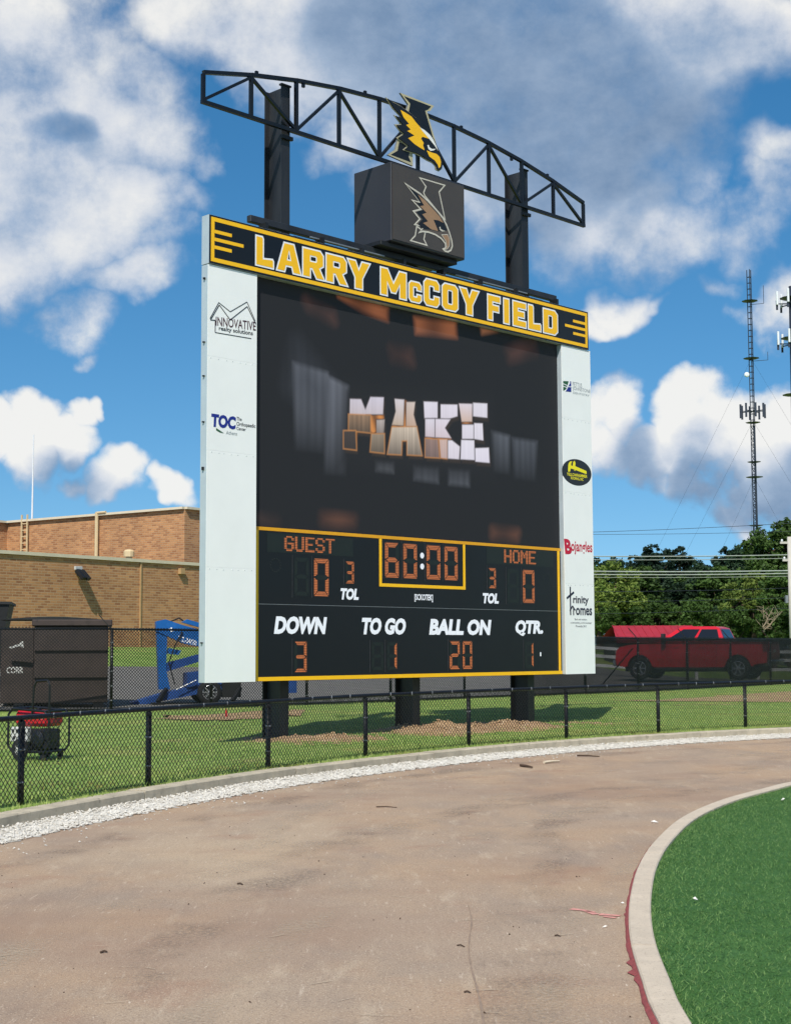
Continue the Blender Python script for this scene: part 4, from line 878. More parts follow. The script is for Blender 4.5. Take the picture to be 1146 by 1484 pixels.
LP = [(-4.75,9.15),(-4.12,11.3),(-3.366,13.464),(-2.534,15.333),(-1.494,17.45),(-.402,19.45),(1.026,21.30),(2.606,23.0),(4.299,24.6),(6.055,26.0),(7.95,27.2),(9.9,28.2)]
LF = empty('low_fence', (0, 0, 0)); tag(LF, 'waist-high black chain link fence along the concrete kerb', 'fence')
LTOP = .905
for i, (x, y) in enumerate(LP):
    m = MB().tube((x, y, -.1), (x, y, LTOP-.03), .030, 10); po = m.build('post', 'fence_black', LF, smooth=True)
    MB().lathe([(.034, -.03), (.034, .0), (.02, .02), (0, .024)], 10, 0, (x, y, LTOP-.04)).build('loop_cap', 'fence_black', po)
    for zt in (.33, .62): MB().lathe([(.033, -.008), (.036, 0), (.033, .008)], 8, 0, (x, y, zt)).build('tie', 'galvanised', po)
RP = catmull(LP, 4)
for i in range(len(LP)-1):
    pts = [(x, y, LTOP) for x, y in RP[i*4:i*4+5]]; m = MB()
    for a, b in zip(pts[:-1], pts[1:]): m.tube(a, b, .024, 8, cap=False)
    m.build('top_rail', 'fence_black', LF, smooth=True)
    m = MB(); sub = RP[i*4:i*4+5]
    for a, b in zip(sub[:-1], sub[1:]): link_panel(m, a, b, .15, LTOP+.01, .063, .0041, -.034)
    m.build('chain_link_mesh', 'wire_black', LF, kind='stuff', normals=False)
    m = MB()
    for k in range(1, 5):
        x, y, z = np.array(pts[0])+(np.array(pts[-1])-np.array(pts[0]))*(k/5+.03); m.lathe([(.026, -.006), (.029, 0), (.026, .006)], 7, 0, (x, y, z), 'x')
    m.build('rail_ties', 'galvanised', LF, kind='stuff')
TP = [(-15.5,31.6),(-12.4,32.3),(-9.4,33.2),(-6.5,34.1),(-4.4,35.5),(-2.23,37.2),(-.15,39.3),(1.89,41.5),(3.8,43.4),(5.73,45.3),(7.65,47.2),(9.75,50.0),(11.85,52.9),(13.99,55.8),(16.2,58.8),(18.6,62)]
TF = empty('tall_fence'); tag(TF, 'tall black chain link fence with angled arms behind the scoreboard', 'fence')
def tz(i): return 2.0 - .18*min(1, max(0, (i-3)/7))
for i, (x, y) in enumerate(TP):
    z0 = lawn_z(x, y); zt = tz(i)
    po = MB().tube((x, y, z0-.2), (x, y, zt), .036, 8).build('post', 'fence_black', TF, smooth=True)
    MB().bar((x, y, zt-.02), (x-.30, y-.05, zt+.33), .035, .02).build('arm', 'fence_black', po)
    MB().lathe([(.042, -.02), (.042, .01), (.0, .03)], 8, 0, (x, y, zt)).build('cap', 'fence_black', po)
    for k in range(5): MB().lathe([(.038, -.012), (.042, 0), (.038, .012)], 7, 0, (x, y, z0+.25+k*.33)).build('tie', 'galvanised', po)
wsm = bpy.data.materials.new('windscreen_cloth'); wsm.use_nodes = True; t = wsm.node_tree; b = t.nodes['Principled BSDF']
b.inputs['Base Color'].default_value = C('#1b1b1e'); b.inputs['Roughness'].default_value = .9; b.inputs['Specular IOR Level'].default_value = .1
trn = nd(t, 'ShaderNodeBsdfTransparent'); ms = nd(t, 'ShaderNodeMixShader')
tcn = nd(t, 'ShaderNodeTexCoord'); t.links.new(maprange(t, noise(t, tcn.outputs['Object'], 1.2, 3, .5), .3, .7, .66, .76, False), ms.inputs[0])
t.links.new(trn.outputs[0], ms.inputs[1]); t.links.new(b.outputs[0], ms.inputs[2]); t.links.new(ms.outputs[0], t.nodes['Material Output'].inputs[0]); M['windscreen_cloth'] = wsm
for i in range(len(TP)-1):
    a, b = TP[i], TP[i+1]; za, zb = tz(i), tz(i+1); g_ = max(lawn_z(*a), lawn_z(*b))
    MB().tube((*a, za), (*b, zb), .024, 8).build('top_rail', 'fence_black', TF, smooth=True)
    MB().tube((a[0], a[1], lawn_z(*a)+.06), (b[0], b[1], lawn_z(*b)+.06), .012, 6).build('bottom_wire', 'fence_black', TF)
    m = MB(); link_panel(m, a, b, g_+.03, min(za, zb)+.05, .075, .0078, -.04); m.build('chain_link_mesh', 'wire_black', TF, kind='stuff', normals=False)
    if i >= 8:
        m = MB(); n_ = 8; d = Vector((b[0]-a[0], b[1]-a[1], 0)).normalized(); nn = Vector((-d.y, d.x, 0)); vs = []
        for k in range(n_+1):
            for zf in (0, .15, .5, 1):
                P = Vector((*a, 0)).lerp(Vector((*b, 0)), k/n_)+nn*(.05+.02*math.sin(k*1.9+zf*4)); P.z = g_+.06+(za+(zb-za)*k/n_-g_-.09)*zf; vs.append(P)
        m.add(vs, [(4*k+j, 4*k+4+j, 4*k+5+j, 4*k+1+j) for k in range(n_) for j in range(3)]); m.build('windscreen', 'windscreen_cloth', TF, normals=False, smooth=True)
        MB().add([Vector((*a, za-.005))+nn*.075, Vector((*b, zb-.005))+nn*.075, Vector((*b, zb-.19))+nn*.075, Vector((*a, za-.19))+nn*.075], [(0,1,2,3)]).build('windscreen_hem', 'windscreen_cloth', TF, normals=False)
# brace at the corner right of the board
br = TP[10]
MB().tube((br[0]-.2, br[1]-.15, 1.5), (br[0]-1.5, br[1]-1.3, .2), .02, 6).build('brace', 'fence_black', TF)

# ------------------------------------------------------------------ paved lot behind the fence
lt = MB(); TN = catmull(TP, 4); NN = normals2(TN); offl = [.4, 2.5, 5, 7.5, 10, 12.5]; vs = []
for o_ in offl:
    for p_, n_ in zip(TN, NN):
        x, y = p_+n_*o_; vs.append((x, y, lawn_z(x, y)+.035))
k_ = len(TN); lt.add(vs, [(i*k_+j, i*k_+j+1, (i+1)*k_+j+1, (i+1)*k_+j) for i in range(len(offl)-1) for j in range(k_-1)])
struct(lt.build('car_park', 'asphalt_lot', smooth=True), 'grey paved lot behind the tall fence')

# ------------------------------------------------------------------ brick building
def wallbox(name, pts, z0, z1, parent, mt):
    m = MB(); k = len(pts); vs = [(x, y, z0) for x, y in pts]+[(x, y, z1) for x, y in pts]
    m.add(vs, [(i, (i+1) % k, k+(i+1) % k, k+i) for i in range(k)]+[tuple(range(k, 2*k))]); return m.build(name, mt, parent)
BR = empty('brick_building', (-14.4, 54, 1.0), math.atan2(.81, .58)); tag(BR, 'tan brick school building with flat roofs behind the dumpster', 'building')
# local x runs along the low wall (away to the right), local y points away from the camera to the left
inv = BR.matrix_basis.inverted()
def loc(x, y): q = inv @ Vector((x, y, 1.0)); return q.x, q.y
LZ = 5.05-1.0; 
low = [(-30, 0), (24, 0), (24, 30), (-30, 30)]
lw_ = wallbox('low_wall', low, -1.5, LZ, BR, 'brick_tan')
MB().box(-30.1, 24.1, -.08, .35, LZ+.003, LZ+.13).build('coping', 'coping', lw_)
MB().box(-30, 24, .351, 29.9, LZ+.004, LZ+.05).build('roof_deck', 'asphalt_lot', lw_)
k7 = 6.6; P2 = loc(-1.495*k7, 10.49*k7); P1 = loc(-2.985*k7, 11.68*k7); UZ = 1.5+k7-1.0
up = [(P2[0], P2[1]), (P2[0]+18, P2[1]), (P2[0]+18, P2[1]+32), (P2[0]-12, P2[1]+32), (P2[0]-12, P1[1]), (P2[0], P1[1])]
uw = wallbox('high_wall', up, LZ-.5, UZ, BR, 'brick_tan')
m = MB()
for a, b in zip(up, up[1:]+up[:1]):
    m.bar((*a, UZ+.06), (*b, UZ+.06), .34, .11)
m.build('coping', 'coping', uw)
# fittings on the high wall (face between P1 and P2 at local x = P2[0])
def hw(px, py):
    """point on the high wall face seen at a photo pixel"""
    o = inv @ Vector((0, 0, EYE)); d = (inv.to_3x3() @ ray(px, py)); t_ = (P2[0]-.03-o.x)/d.x; return o+d*t_
def lowf(px, py):
    o = inv @ Vector((0, 0, EYE)); d = (inv.to_3x3() @ ray(px, py)); t_ = (-.02-o.y)/d.y; return o+d*t_
a = hw(34, 800); b = hw(42, 800); top = hw(34, 755).z
ld = MB().bar((a.x-.12, a.y, LZ), (a.x-.12, a.y, top+.3), .07).bar((b.x-.12, b.y, LZ), (b.x-.12, b.y, top+.3), .07)
ladder = ld.build('ladder', 'pipe_cream', BR)
for k in range(9): MB().bar((a.x-.12, a.y, LZ+.3+k*.33), (b.x-.12, b.y, LZ+.3+k*.33), .045).build('rung', 'pipe_cream', ladder)
p_ = hw(144, 750); q_ = hw(157, 746); m = MB().tube((p_.x-.15, p_.y, LZ), (p_.x-.15, p_.y, p_.z+.25), .09, 8).tube((p_.x-.15, p_.y, p_.z+.22), (q_.x-.15, q_.y, p_.z+.22), .06, 8)
m.build('downpipe', 'pipe_cream', BR)
p_ = hw(214, 803); m = MB().lathe([(.16, -.2), (.16, .75), (.26, .75), (.26, 1.0), (.18, 1.08), (0, 1.1)], 12, 0, (p_.x-1.2, p_.y, LZ+.1)); m.build('roof_vent', 'pipe_cream', BR)
p_ = hw(149, 803); MB().bbox(p_.x-.4, p_.x-.1, p_.y-.3, p_.y+.15, LZ+.1, LZ+.95, .02).build('roof_unit', 'print_maroon', BR)
p_ = hw(145, 805); MB().bbox(p_.x-1.3, p_.x-.3, p_.y-2.2, p_.y+2.2, LZ+.06, LZ+.2, .02).build('skylight_curb', 'galvanised', BR)
p_ = lowf(112, 828); fx_ = empty('wall_floodlight'); fx_.parent = BR; fx_.location = (p_.x, p_.y-.02, p_.z)
MB().bbox(-.18, .18, -.10, -.002, .05, .19).build('mount', 'gen_white', fx_)
MB().bar((-.10, -.12, .03), (-.02, -.42, -.30), .26, .14).bar((.12, -.12, .03), (.22, -.42, -.32), .2, .14).build('lamp_head', 'black_steel', fx_)
p_ = lowf(262, 828); MB().bbox(p_.x-.14, p_.x+.14, -.16, -.004, p_.z-.12, p_.z+.12, .01).build('junction_box', 'pipe_tan', BR)
p_ = lowf(204, 860); MB().box(p_.x-.03, p_.x+.03, -.05, -.004, -1, LZ-.01).build('expansion_joint', 'pipe_tan', BR)
MS = tag(MB().tube((0, 0, 0), (0, 0, 4.6), .05, 8, r2=.03).build('roof_mast', 'antenna_white'), 'thin white mast standing on the far roof beside the ladder', 'mast')
p_ = BR.matrix_basis @ Vector((P2[0]+.6, hw(33, 757).y, UZ)); MS.location = p_

# ------------------------------------------------------------------ dumpsters
def gp_(px, py, Y): p = at(px, py, Y); return p
DZ = lawn_z(-9.0, 37.5)
DM = empty('dumpster', (-7.85, 35.1, lawn_z(-7.85, 35.5)+.03), R(11)); DM.scale = (.91, .91, .95); tag(DM, 'large dark brown dumpster with a lid behind the tall fence', 'dumpster')
MB().bbox(-.72, 1.16, 0, 1.9, .12, 2.02, .02).build('bin', 'dumpster_brown', DM)
MB().bbox(-.78, 1.26, -.08, 1.98, 2.021, 2.18, .02).build('rim', 'dumpster_brown', DM)
for z_ in (.75, 1.42): MB().box(-.70, 1.14, -.07, -.003, z_, z_+.09).build('rib', 'dumpster_brown', DM)
MB().bbox(-1.55, -.725, .1, 1.8, .12, 1.95, .02).build('front_hopper', 'dumpster_brown', DM)
m = MB(); vs = []
for i in range(9):
    x = -1.6+2.6*i/8; 
    for y_ in (-.05, 1.9): vs.append((x, y_, 2.185+.07*math.sin(math.pi*i/8)))
    for y_ in (-.05, 1.9): vs.append((x, y_, 2.181+.0*math.sin(math.pi*i/8)))
m.add(vs, [f for i in range(8) for f in ((4*i, 4*i+4, 4*i+5, 4*i+1), (4*i+2, 4*i+3, 4*i+7, 4*i+6), (4*i, 4*i+2, 4*i+6, 4*i+4), (4*i+1, 4*i+5, 4*i+7, 4*i+3))]); m.build('lid', 'dumpster_black', DM)
for x in (-1.2, .8): MB().box(x, x+.25, -.05, 1.95, .0, .119).build('skid', 'black_steel', DM)
MB().bar((-1.3, .02, 1.2), (-.72, -.03, 1.2), .06).build('sleeve', 'dumpster_brown', DM)
m = MB(); put_text(m, 'CORR', -1.40, -.98, .86, 1.02, .097, 0, .03, 0); m.build('stencil', 'gen_white', DM, normals=False)
m = MB().add([(-1.36,.097,1.50),(-1.06,.097,1.60),(-1.02,.097,1.55),(-1.3,.097,1.47)], [(0,1,2,3)]).add([(-1.12,.0965,1.58),(-1.0,.0965,1.66),(-.98,.0965,1.48),(-1.03,.0965,1.5)], [(0,1,2,3)]); m.build('sticker', 'gen_white', DM, normals=False)
D2 = empty('dumpster', (-11.0, 38.6, lawn_z(-11, 38.6)), R(11)); tag(D2, 'black dumpster with a flared top at the left edge of the picture', 'dumpster')
m = MB(); m.add([(-1.4,0,.1),(.55,0,.1),(.55,1.6,.1),(-1.4,1.6,.1),(-1.6,-.2,2.25),(.95,-.2,2.25),(.95,1.8,2.25),(-1.6,1.8,2.25)], [(3,2,1,0),(4,5,6,7),(0,1,5,4),(1,2,6,5),(2,3,7,6),(3,0,4,7)]); m.build('bin', 'dumpster_black', D2)
MB().box(-1.65, 1.0, -.25, 1.85, 2.251, 2.32).build('rim', 'dumpster_black', D2)
MB().box(-1.2, -1.0, 0, 1.6, 0, .1).box(.2, .4, 0, 1.6, 0, .1).build('skid', 'black_steel', D2)
# ------------------------------------------------------------------ wheels
def wheel(name, parent, loc_, r, w, rim_r, mats=('rubber', 'alloy'), spokes=6, axis='y', side=-1):
    h = empty(name); h.parent = parent; h.location = loc_
    MB().lathe([(rim_r, -w/2), (r*.93, -w/2), (r, -w*.36), (r, w*.36), (r*.93, w/2), (rim_r, w/2), (rim_r, -w/2)], 24, 0, axis=axis).build('tyre', mats[0], h, smooth=True)
    m = MB(); yo = side*w*.42
    m.lathe([(rim_r*1.0, yo), (rim_r*.9, yo+side*.01), (rim_r*.86, yo-side*.03), (rim_r*.86, yo-side*.06)], 24, 0, axis=axis)
    for k in range(spokes):
        a = 2*math.pi*k/spokes; c_, s_ = math.cos(a), math.sin(a)
        m.bar((c_*rim_r*.12, yo, s_*rim_r*.12), (c_*rim_r*.9, yo, s_*rim_r*.9), rim_r*.2, .02, up=(0, 1, 0))
    m.lathe([(rim_r*.24, yo+side*.012), (.0, yo+side*.02)], 12, 0, axis=axis); m.build('rim', mats[1], h)
    MB().lathe([(rim_r*.84, yo-side*.065), (0, yo-side*.065)], 20, 0, axis=axis).build('brake_disc', 'gen_grey', h)
    return h

# ------------------------------------------------------------------ towable boom lift
LY = 37.9; lp = at(262, 1020, LY); BLF = empty('boom_lift', (lp.x, LY, lawn_z(lp.x, LY)+.03), R(16)); tag(BLF, 'blue towable boom lift parked behind the tall fence beside the dumpster', 'boom lift')
ppm = F/LY
def P(px, py, y=0.0): return Vector(((px-262)/ppm, y, (1024-py)/ppm))
def slab_px(name, pts, y0, y1, mt, parent=BLF):
    m = MB(); m.slab([[((px-262)/ppm, (1024-py)/ppm) for px, py in pts]], lambda x, z, d: (x, d, z), y0, y1); return m.build(name, mt, parent)
ub = slab_px('upper_boom', [(225,906),(238,903),(262,911),(345,934),(345,953),(266,938),(225,920)], -.16, .16, 'lift_blue')
slab_px('boom_cap', [(262,907),(270,903),(345,924),(345,931)], -.12, .12, 'lift_blue')
slab_px('mast', [(226,921),(241,927),(240,975),(246,1003),(230,1003)], -.13, .13, 'lift_blue')
slab_px('lower_boom', [(238,966),(345,938),(345,947),(240,978)], -.10, .10, 'lift_blue_dark')
slab_px('lift_link', [(243,944),(262,948),(258,954),(242,952)], -.11, .11, 'lift_blue')
m = MB()
m.path([P(262, 921, -.2), P(252, 940, -.22), P(243, 965, -.2), P(252, 996, -.2)], .018); m.path([P(246, 906, -.1), P(258, 901, -.1), P(264, 905, -.1)], .02); m.build('hose', 'rubber', BLF)
m = MB(); put_text(m, 'TZ-34/20', P(257,0).x, P(283,0).x, P(0,934).z, P(0,926.5).z, -.1625, 0, .02, 0, -.27); m.build('model_lettering', 'print_white', ub, normals=False)
m = MB().add([P(243, 916, -.163), P(247, 914.5, -.163), P(250, 920, -.163), P(246, 921, -.163)], [(0,1,2,3)]); m.build('logo_patch', 'print_white', ub, normals=False)
slab_px('chassis', [(190,1021),(236,1008),(300,994),(345,990),(345,1003),(300,1007),(240,1018),(195,1026)], -.35, .35, 'lift_blue_dark')
slab_px('turntable', [(268,980),(330,972),(330,995),(268,1000)], -.4, .4, 'lift_blue_dark')
slab_px('battery_box', [(318,985),(345,982),(345,1015),(318,1015)], -.45, .45, 'dumpster_black')
MB().tube(P(252, 1003, -.5), P(280, 990, -.5), .014, 6).build('outrigger_ram', 'galvanised', BLF)
for px, y_ in ((225, -.6), (330, -.7)):
    MB().bar(P(px+14, 1002, y_*.6), P(px, 1020, y_), .09).build('outrigger', 'black_steel', BLF)
    MB().box(P(px, 0).x-.16, P(px, 0).x+.16, y_-.16, y_+.16, .02, .06).build('foot_pad', 'black_steel', BLF)
wheel('wheel', BLF, (P(298, 0).x, -.62, .30), .30, .2, .19, spokes=8); wheel('wheel', BLF, (P(298, 0).x, .62, .30), .30, .2, .19, spokes=8)
slab_px('work_platform', [(392,960),(428,960),(428,1010),(392,1010)], -.35, .35, 'lift_blue_dark')
MB().bar(P(345, 946), P(395, 1000), .14).build('jib', 'lift_blue', BLF)
CN = tag(MB().lathe([(.13, 0), (.13, .02), (.06, .021), (.015, .38), (0, .38)], 12).build('marker_cone', 'gen_red'), 'small red marker cone on the grass in front of the boom lift', 'cone')
cp = gpz(328, 1039); CN.location = (cp[0], cp[1], lawn_z(*cp)+.0); CN.scale = (.5, .5, .5)

# ------------------------------------------------------------------ portable generator on the grass
gx, gy = -4.58, 19.2; GN = empty('generator', (gx, gy, lawn_z(gx, gy)+.0), R(-22)); GN.scale = (.9, .9, 1.08); tag(GN, 'red portable generator with a raised black handle on the grass', 'generator')
hw_, hd_, ht_ = .34, .25, .60
def loopframe(y_):
    c_ = .07; b0 = .10
    return [(-hw_+c_, y_, b0), (hw_-c_, y_, b0), (hw_, y_, b0+c_), (hw_, y_, ht_-c_-.03), (hw_-c_, y_, ht_-.03), (-hw_+c_, y_, ht_), (-hw_, y_, ht_-c_), (-hw_, y_, b0+c_), (-hw_+c_, y_, b0)]
for y_ in (-hd_, hd_): MB().path(loopframe(y_), .016, 8).build('frame_loop', 'truss_paint', GN)
for (x, z_) in ((-hw_+.07, .10), (hw_-.07, .10), (-hw_+.07, ht_), (hw_-.07, ht_-.03)): MB().tube((x, -hd_, z_), (x, hd_, z_), .016, 8).build('cross_tube', 'truss_paint', GN)
tk = MB().bbox(-.27, .29, -.21, .20, .39, .575, .04).build('fuel_tank', 'gen_red', GN)
MB().lathe([(.035, 0), (.035, .025), (.0, .03)], 12, 0, (.0, 0, .576)).build('fuel_cap', 'black_steel', tk)
m = MB(); put_text(m, '3250', .04, .22, .48, .525, -.2115, 0, .03, 0); m.build('tank_lettering', 'print_white', tk, normals=False)
cpn = MB().bbox(-.31, -.02, -.245, -.15, .21, .385, .01).build('control_panel', 'gen_white', GN)
for k, (x, z_) in enumerate(((-.26, .34), (-.19, .34), (-.12, .32), (-.06, .32), (-.24, .26), (-.15, .25))):
    MB().lathe([(.02, 0), (.02, -.008), (0, -.009)], 10, 0, (x, -.2455, z_), 'y').build('socket', 'black_steel', cpn)
en = MB().bbox(-.02, .26, -.18, .16, .12, .36, .02).build('engine', 'black_steel', GN)
MB().lathe([(.11, 0), (.11, -.03), (.06, -.05), (0, -.05)], 18, 0, (.12, -.181, .24), 'y').build('recoil_cover', 'truss_paint', en)
MB().bbox(.20, .33, -.2, .0, .22, .36, .02).build('air_filter', 'truss_paint', en)
MB().lathe([(.12, -.16), (.12, .14)], 18, 0, (-.17, .02, .24), 'x').build('alternator', 'gen_grey', GN)
MB().bbox(-.3, -.05, -.16, .1, .12, .25, .01).build('muffler', 'gen_grey', GN)
for y_ in (-.30, .30): wheel('wheel', GN, (-.10, y_, .125), .125, .07, .065, mats=('rubber', 'gen_white'), spokes=5, side=-1 if y_ < 0 else 1)
for y_ in (-.2, .2): MB().box(.20, .26, y_-.03, y_+.03, 0, .09).build('foot', 'rubber', GN)
hnd = [(.28, -.17, .50), (.30, -.17, .84), (.27, -.13, .90), (.27, .13, .90), (.30, .17, .84), (.28, .17, .50)]
hnd = [(.05, -.24, .52), (.08, -.24, .86), (.12, -.24, .92), (.30, -.24, .93), (.34, -.24, .88), (.34, -.24, .52)]
MB().path(hnd, .015, 8).build('handle', 'truss_paint', GN)

# ------------------------------------------------------------------ red pickup
TY = 59.2; tp = at(1010, 985, TY); TK = empty('pickup_truck', (tp.x, TY, lawn_z(tp.x, TY)+.14), R(180-28)); tag(TK, 'red crew cab pickup truck parked behind the screened fence', 'truck')
TK.scale = (1.03, 1.03, 1.08)
# local x = forward, y = left, z = up
def arch(cx_, r, z0, n=10): 
    a0 = math.asin(max(-1, (z0-.42)/r)); return [(cx_+r*math.cos(a0+(math.pi-2*a0)*i/n), .42+r*math.sin(a0+(math.pi-2*a0)*i/n)) for i in range(n+1)]
prof = [(-2.92,.62),(-2.95,1.0),(-2.93,1.36),(-1.08,1.38),(1.0,1.36),(1.3,1.35),(2.4,1.27),(2.78,1.2),(2.92,1.05),(2.95,.75),(2.9,.52),(2.56,.46)] + arch(1.98, .53, .47)[0:] + [(1.4,.46),(-1.25,.46)] + arch(-1.85, .53, .47) + [(-2.45,.56)]
m = MB(); wl = .98
def wid(z_): return wl*(1-.05*max(0, (z_-.9)/.5)-.05*max(0, (.75-z_)/.3))
n_ = len(prof); vs = [(x, -wid(z_), z_) for x, z_ in prof]+[(x, wid(z_), z_) for x, z_ in prof]
m.add(vs, [(i, (i+1) % n_, n_+(i+1) % n_, n_+i) for i in range(n_)]); m.flat([prof], lambda x, z_: (x, -wid(z_), z_)); m.flat([prof], lambda x, z_: (x, wid(z_), z_))
body = m.build('body', 'truck_red', TK)
MB().box(-2.75, -1.40, -.78, .78, 1.34, 1.392).build('bed_cover', 'dumpster_black', TK)
cab0 = [(-1.32, -.90, 1.375), (1.32, -.90, 1.355), (1.32, .90, 1.355), (-1.32, .90, 1.375)]; cab1 = [(-1.10, -.70, 1.88), (.42, -.70, 1.90), (.42, .70, 1.90), (-1.10, .70, 1.88)]
m = MB(); m.add(cab0+cab1, [(0,1,5,4),(1,2,6,5),(2,3,7,6),(3,0,4,7),(4,5,6,7)]); cab = m.build('cab', 'truck_red', TK)
m = MB(); m.add([(-1.08,-.68,1.88),(.40,-.68,1.9),(.40,.68,1.9),(-1.08,.68,1.88),(-.92,-.56,1.93),(.28,-.56,1.945),(.28,.56,1.945),(-.92,.56,1.93)], [(0,1,5,4),(1,2,6,5),(2,3,7,6),(3,0,4,7),(4,5,6,7)]); m.build('roof', 'truck_red', cab, smooth=False)
def lerpq(a, b, c_, d, s_, t_): return [sum((Vector(p)*w_ for p, w_ in zip((a, b, c_, d), ((1-s)*(1-t), s*(1-t), s*t, (1-s)*t))), Vector()) for s, t in ((s_[0], t_[0]), (s_[1], t_[0]), (s_[1], t_[1]), (s_[0], t_[1]))]
for sd_, idx in ((-1, (0,1,5,4)), (1, (3,2,6,7))):
    Q = [(cab0+cab1)[i] for i in idx]
    for s_, in (((.06,.42),), ((.47,.90),)):
        q = lerpq(*Q, s_, (.10, .88)); q = [p+Vector((0, sd_*.008, .004)) for p in q]
        if s_[0] > .4: q[2] = q[2].lerp(q[3], .12)
        MB().add(q, [(0,1,2,3)]).build('side_window', 'glass_dark', cab, normals=False)
for nm, idx, dx in (('windshield', (1,2,6,5), .01), ('rear_window', (0,3,7,4), -.01)):
    Q = [(cab0+cab1)[i] for i in idx]; q = [p+Vector((dx, 0, .004)) for p in lerpq(*Q, (.08, .92), (.12, .9))]; MB().add(q, [(0,1,2,3)]).build(nm, 'glass_dark', cab, normals=False)
for sd_ in (-1, 1):
    MB().bbox(.88, 1.02, sd_*1.16-.1, sd_*1.16+.1, 1.38, 1.68, .02).build('mirror', 'dumpster_black', TK)
    MB().bar((.95, sd_*.9, 1.42), (.95, sd_*1.08, 1.46), .06).build('mirror_arm', 'dumpster_black', TK)
    for x in (-.62, .42): MB().box(x, x+.2, sd_*.972-.012, sd_*.972+.012, 1.17, 1.21).build('door_handle', 'truck_red', TK)
    for x in (-1.05, .0, 1.08): MB().box(x-.004, x+.004, sd_*.975-.006, sd_*.975+.006, .6, 1.34).build('door_gap', 'dumpster_black', TK)
    MB().bbox(-2.96, -2.78, sd_*.86-.11, sd_*.86+.11, .98, 1.34, .015).build('tail_light', 'lamp_red', TK)
    MB().bbox(2.72, 2.96, sd_*.78-.16, sd_*.78+.16, .92, 1.12, .02).build('headlight', 'antenna_white', TK)
    MB().bbox(-1.2, 1.35, sd_*.92-.07, sd_*.92+.07, .36, .44, .02).build('running_board', 'dumpster_black', TK)
    for x, nm in ((1.98, 'front'), (-1.85, 'rear')):
        wheel('wheel', TK, (x, sd_*.86, .42), .42, .28, .27, spokes=6, side=sd_)
        m = MB(); a_ = arch(x, .55, .5); b_ = arch(x, .50, .5); m.slab([a_+b_[::-1]], lambda X, Z_, d: (X, d, Z_), sd_*.955, sd_*.99); m.build('wheel_arch', 'truck_red', TK)
MB().bbox(-2.99, -2.955, -.74, .74, .84, 1.34, .01).build('tailgate', 'truck_red', TK)
MB().bbox(-3.12, -2.93, -.95, .95, .52, .72, .03).build('rear_bumper', 'chrome', TK)
MB().bbox(2.93, 3.08, -.95, .95, .5, .74, .03).build('front_bumper', 'chrome', TK)
MB().box(-3.0, -2.992, -.18, .18, .98, 1.1).build('plate', 'gen_white', TK)
MB().box(-2.7, 2.7, -.55, .55, .30, .50).build('underbody', 'dumpster_black', TK)

# ------------------------------------------------------------------ red-roofed shed, white rail fence
SY = 72.0; q0 = at(893, 930, SY); q1 = at(1020, 930, SY); SH = empty('shed', ((q0.x+q1.x)/2, SY, lawn_z(q0.x, SY)-.4), R(8)); tag(SH, 'low shed with a bright red metal roof behind the pickup', 'shed')
hw2 = (q1.x-q0.x)/2; zr = at(900, 906, SY).z-SH.location.z; ze = at(900, 929, SY).z-SH.location.z
MB().box(-hw2+.2, hw2-.2, .3, 3.2, -.5, ze-.05).build('wall', 'barn_wall', SH)
rf = MB().add([(-hw2-.1,-.2,ze-.1),(hw2-.1,-.2,ze-.1),(hw2+.1,1.7,zr),(-hw2+.25,1.7,zr),(hw2-.1,3.6,ze-.1),(-hw2-.1,3.6,ze-.1)], [(0,1,2,3),(3,2,4,5)]).build('roof', 'roof_red', SH)
for k in range(12):
    x = -hw2+.15+(2*hw2-.2)*k/11; MB().bar((x, -.2, ze-.09), (x+.08, 1.7, zr+.01), .03, .03).build('roof_seam', 'roof_red', rf)
MB().box(-.5, .5, .26, .299, -.4, 1.7).build('door', 'barn_wall', SH)
WF = empty('white_fence'); tag(WF, 'white horizontal rail fence far behind the pickup', 'fence')
for k in range(9):
    x = 5+2.6*k; y = 64-.1*k; z_ = lawn_z(x, y); MB().box(x-.06, x+.06, y-.06, y+.06, z_-.1, z_+1.3).build('post', 'rail_white', WF)
for zz_ in (.45, .85, 1.2):
    for k in range(8):
        x = 5+2.6*k; y = 64-.1*k; z_ = lawn_z(x, y)+zz_; z2 = lawn_z(x+2.6, y-.1)+zz_
        MB().bar((x+.06, y-.08, z_), (x+2.54, y-.18, z2), .04, .13).build('rail', 'rail_white', WF)

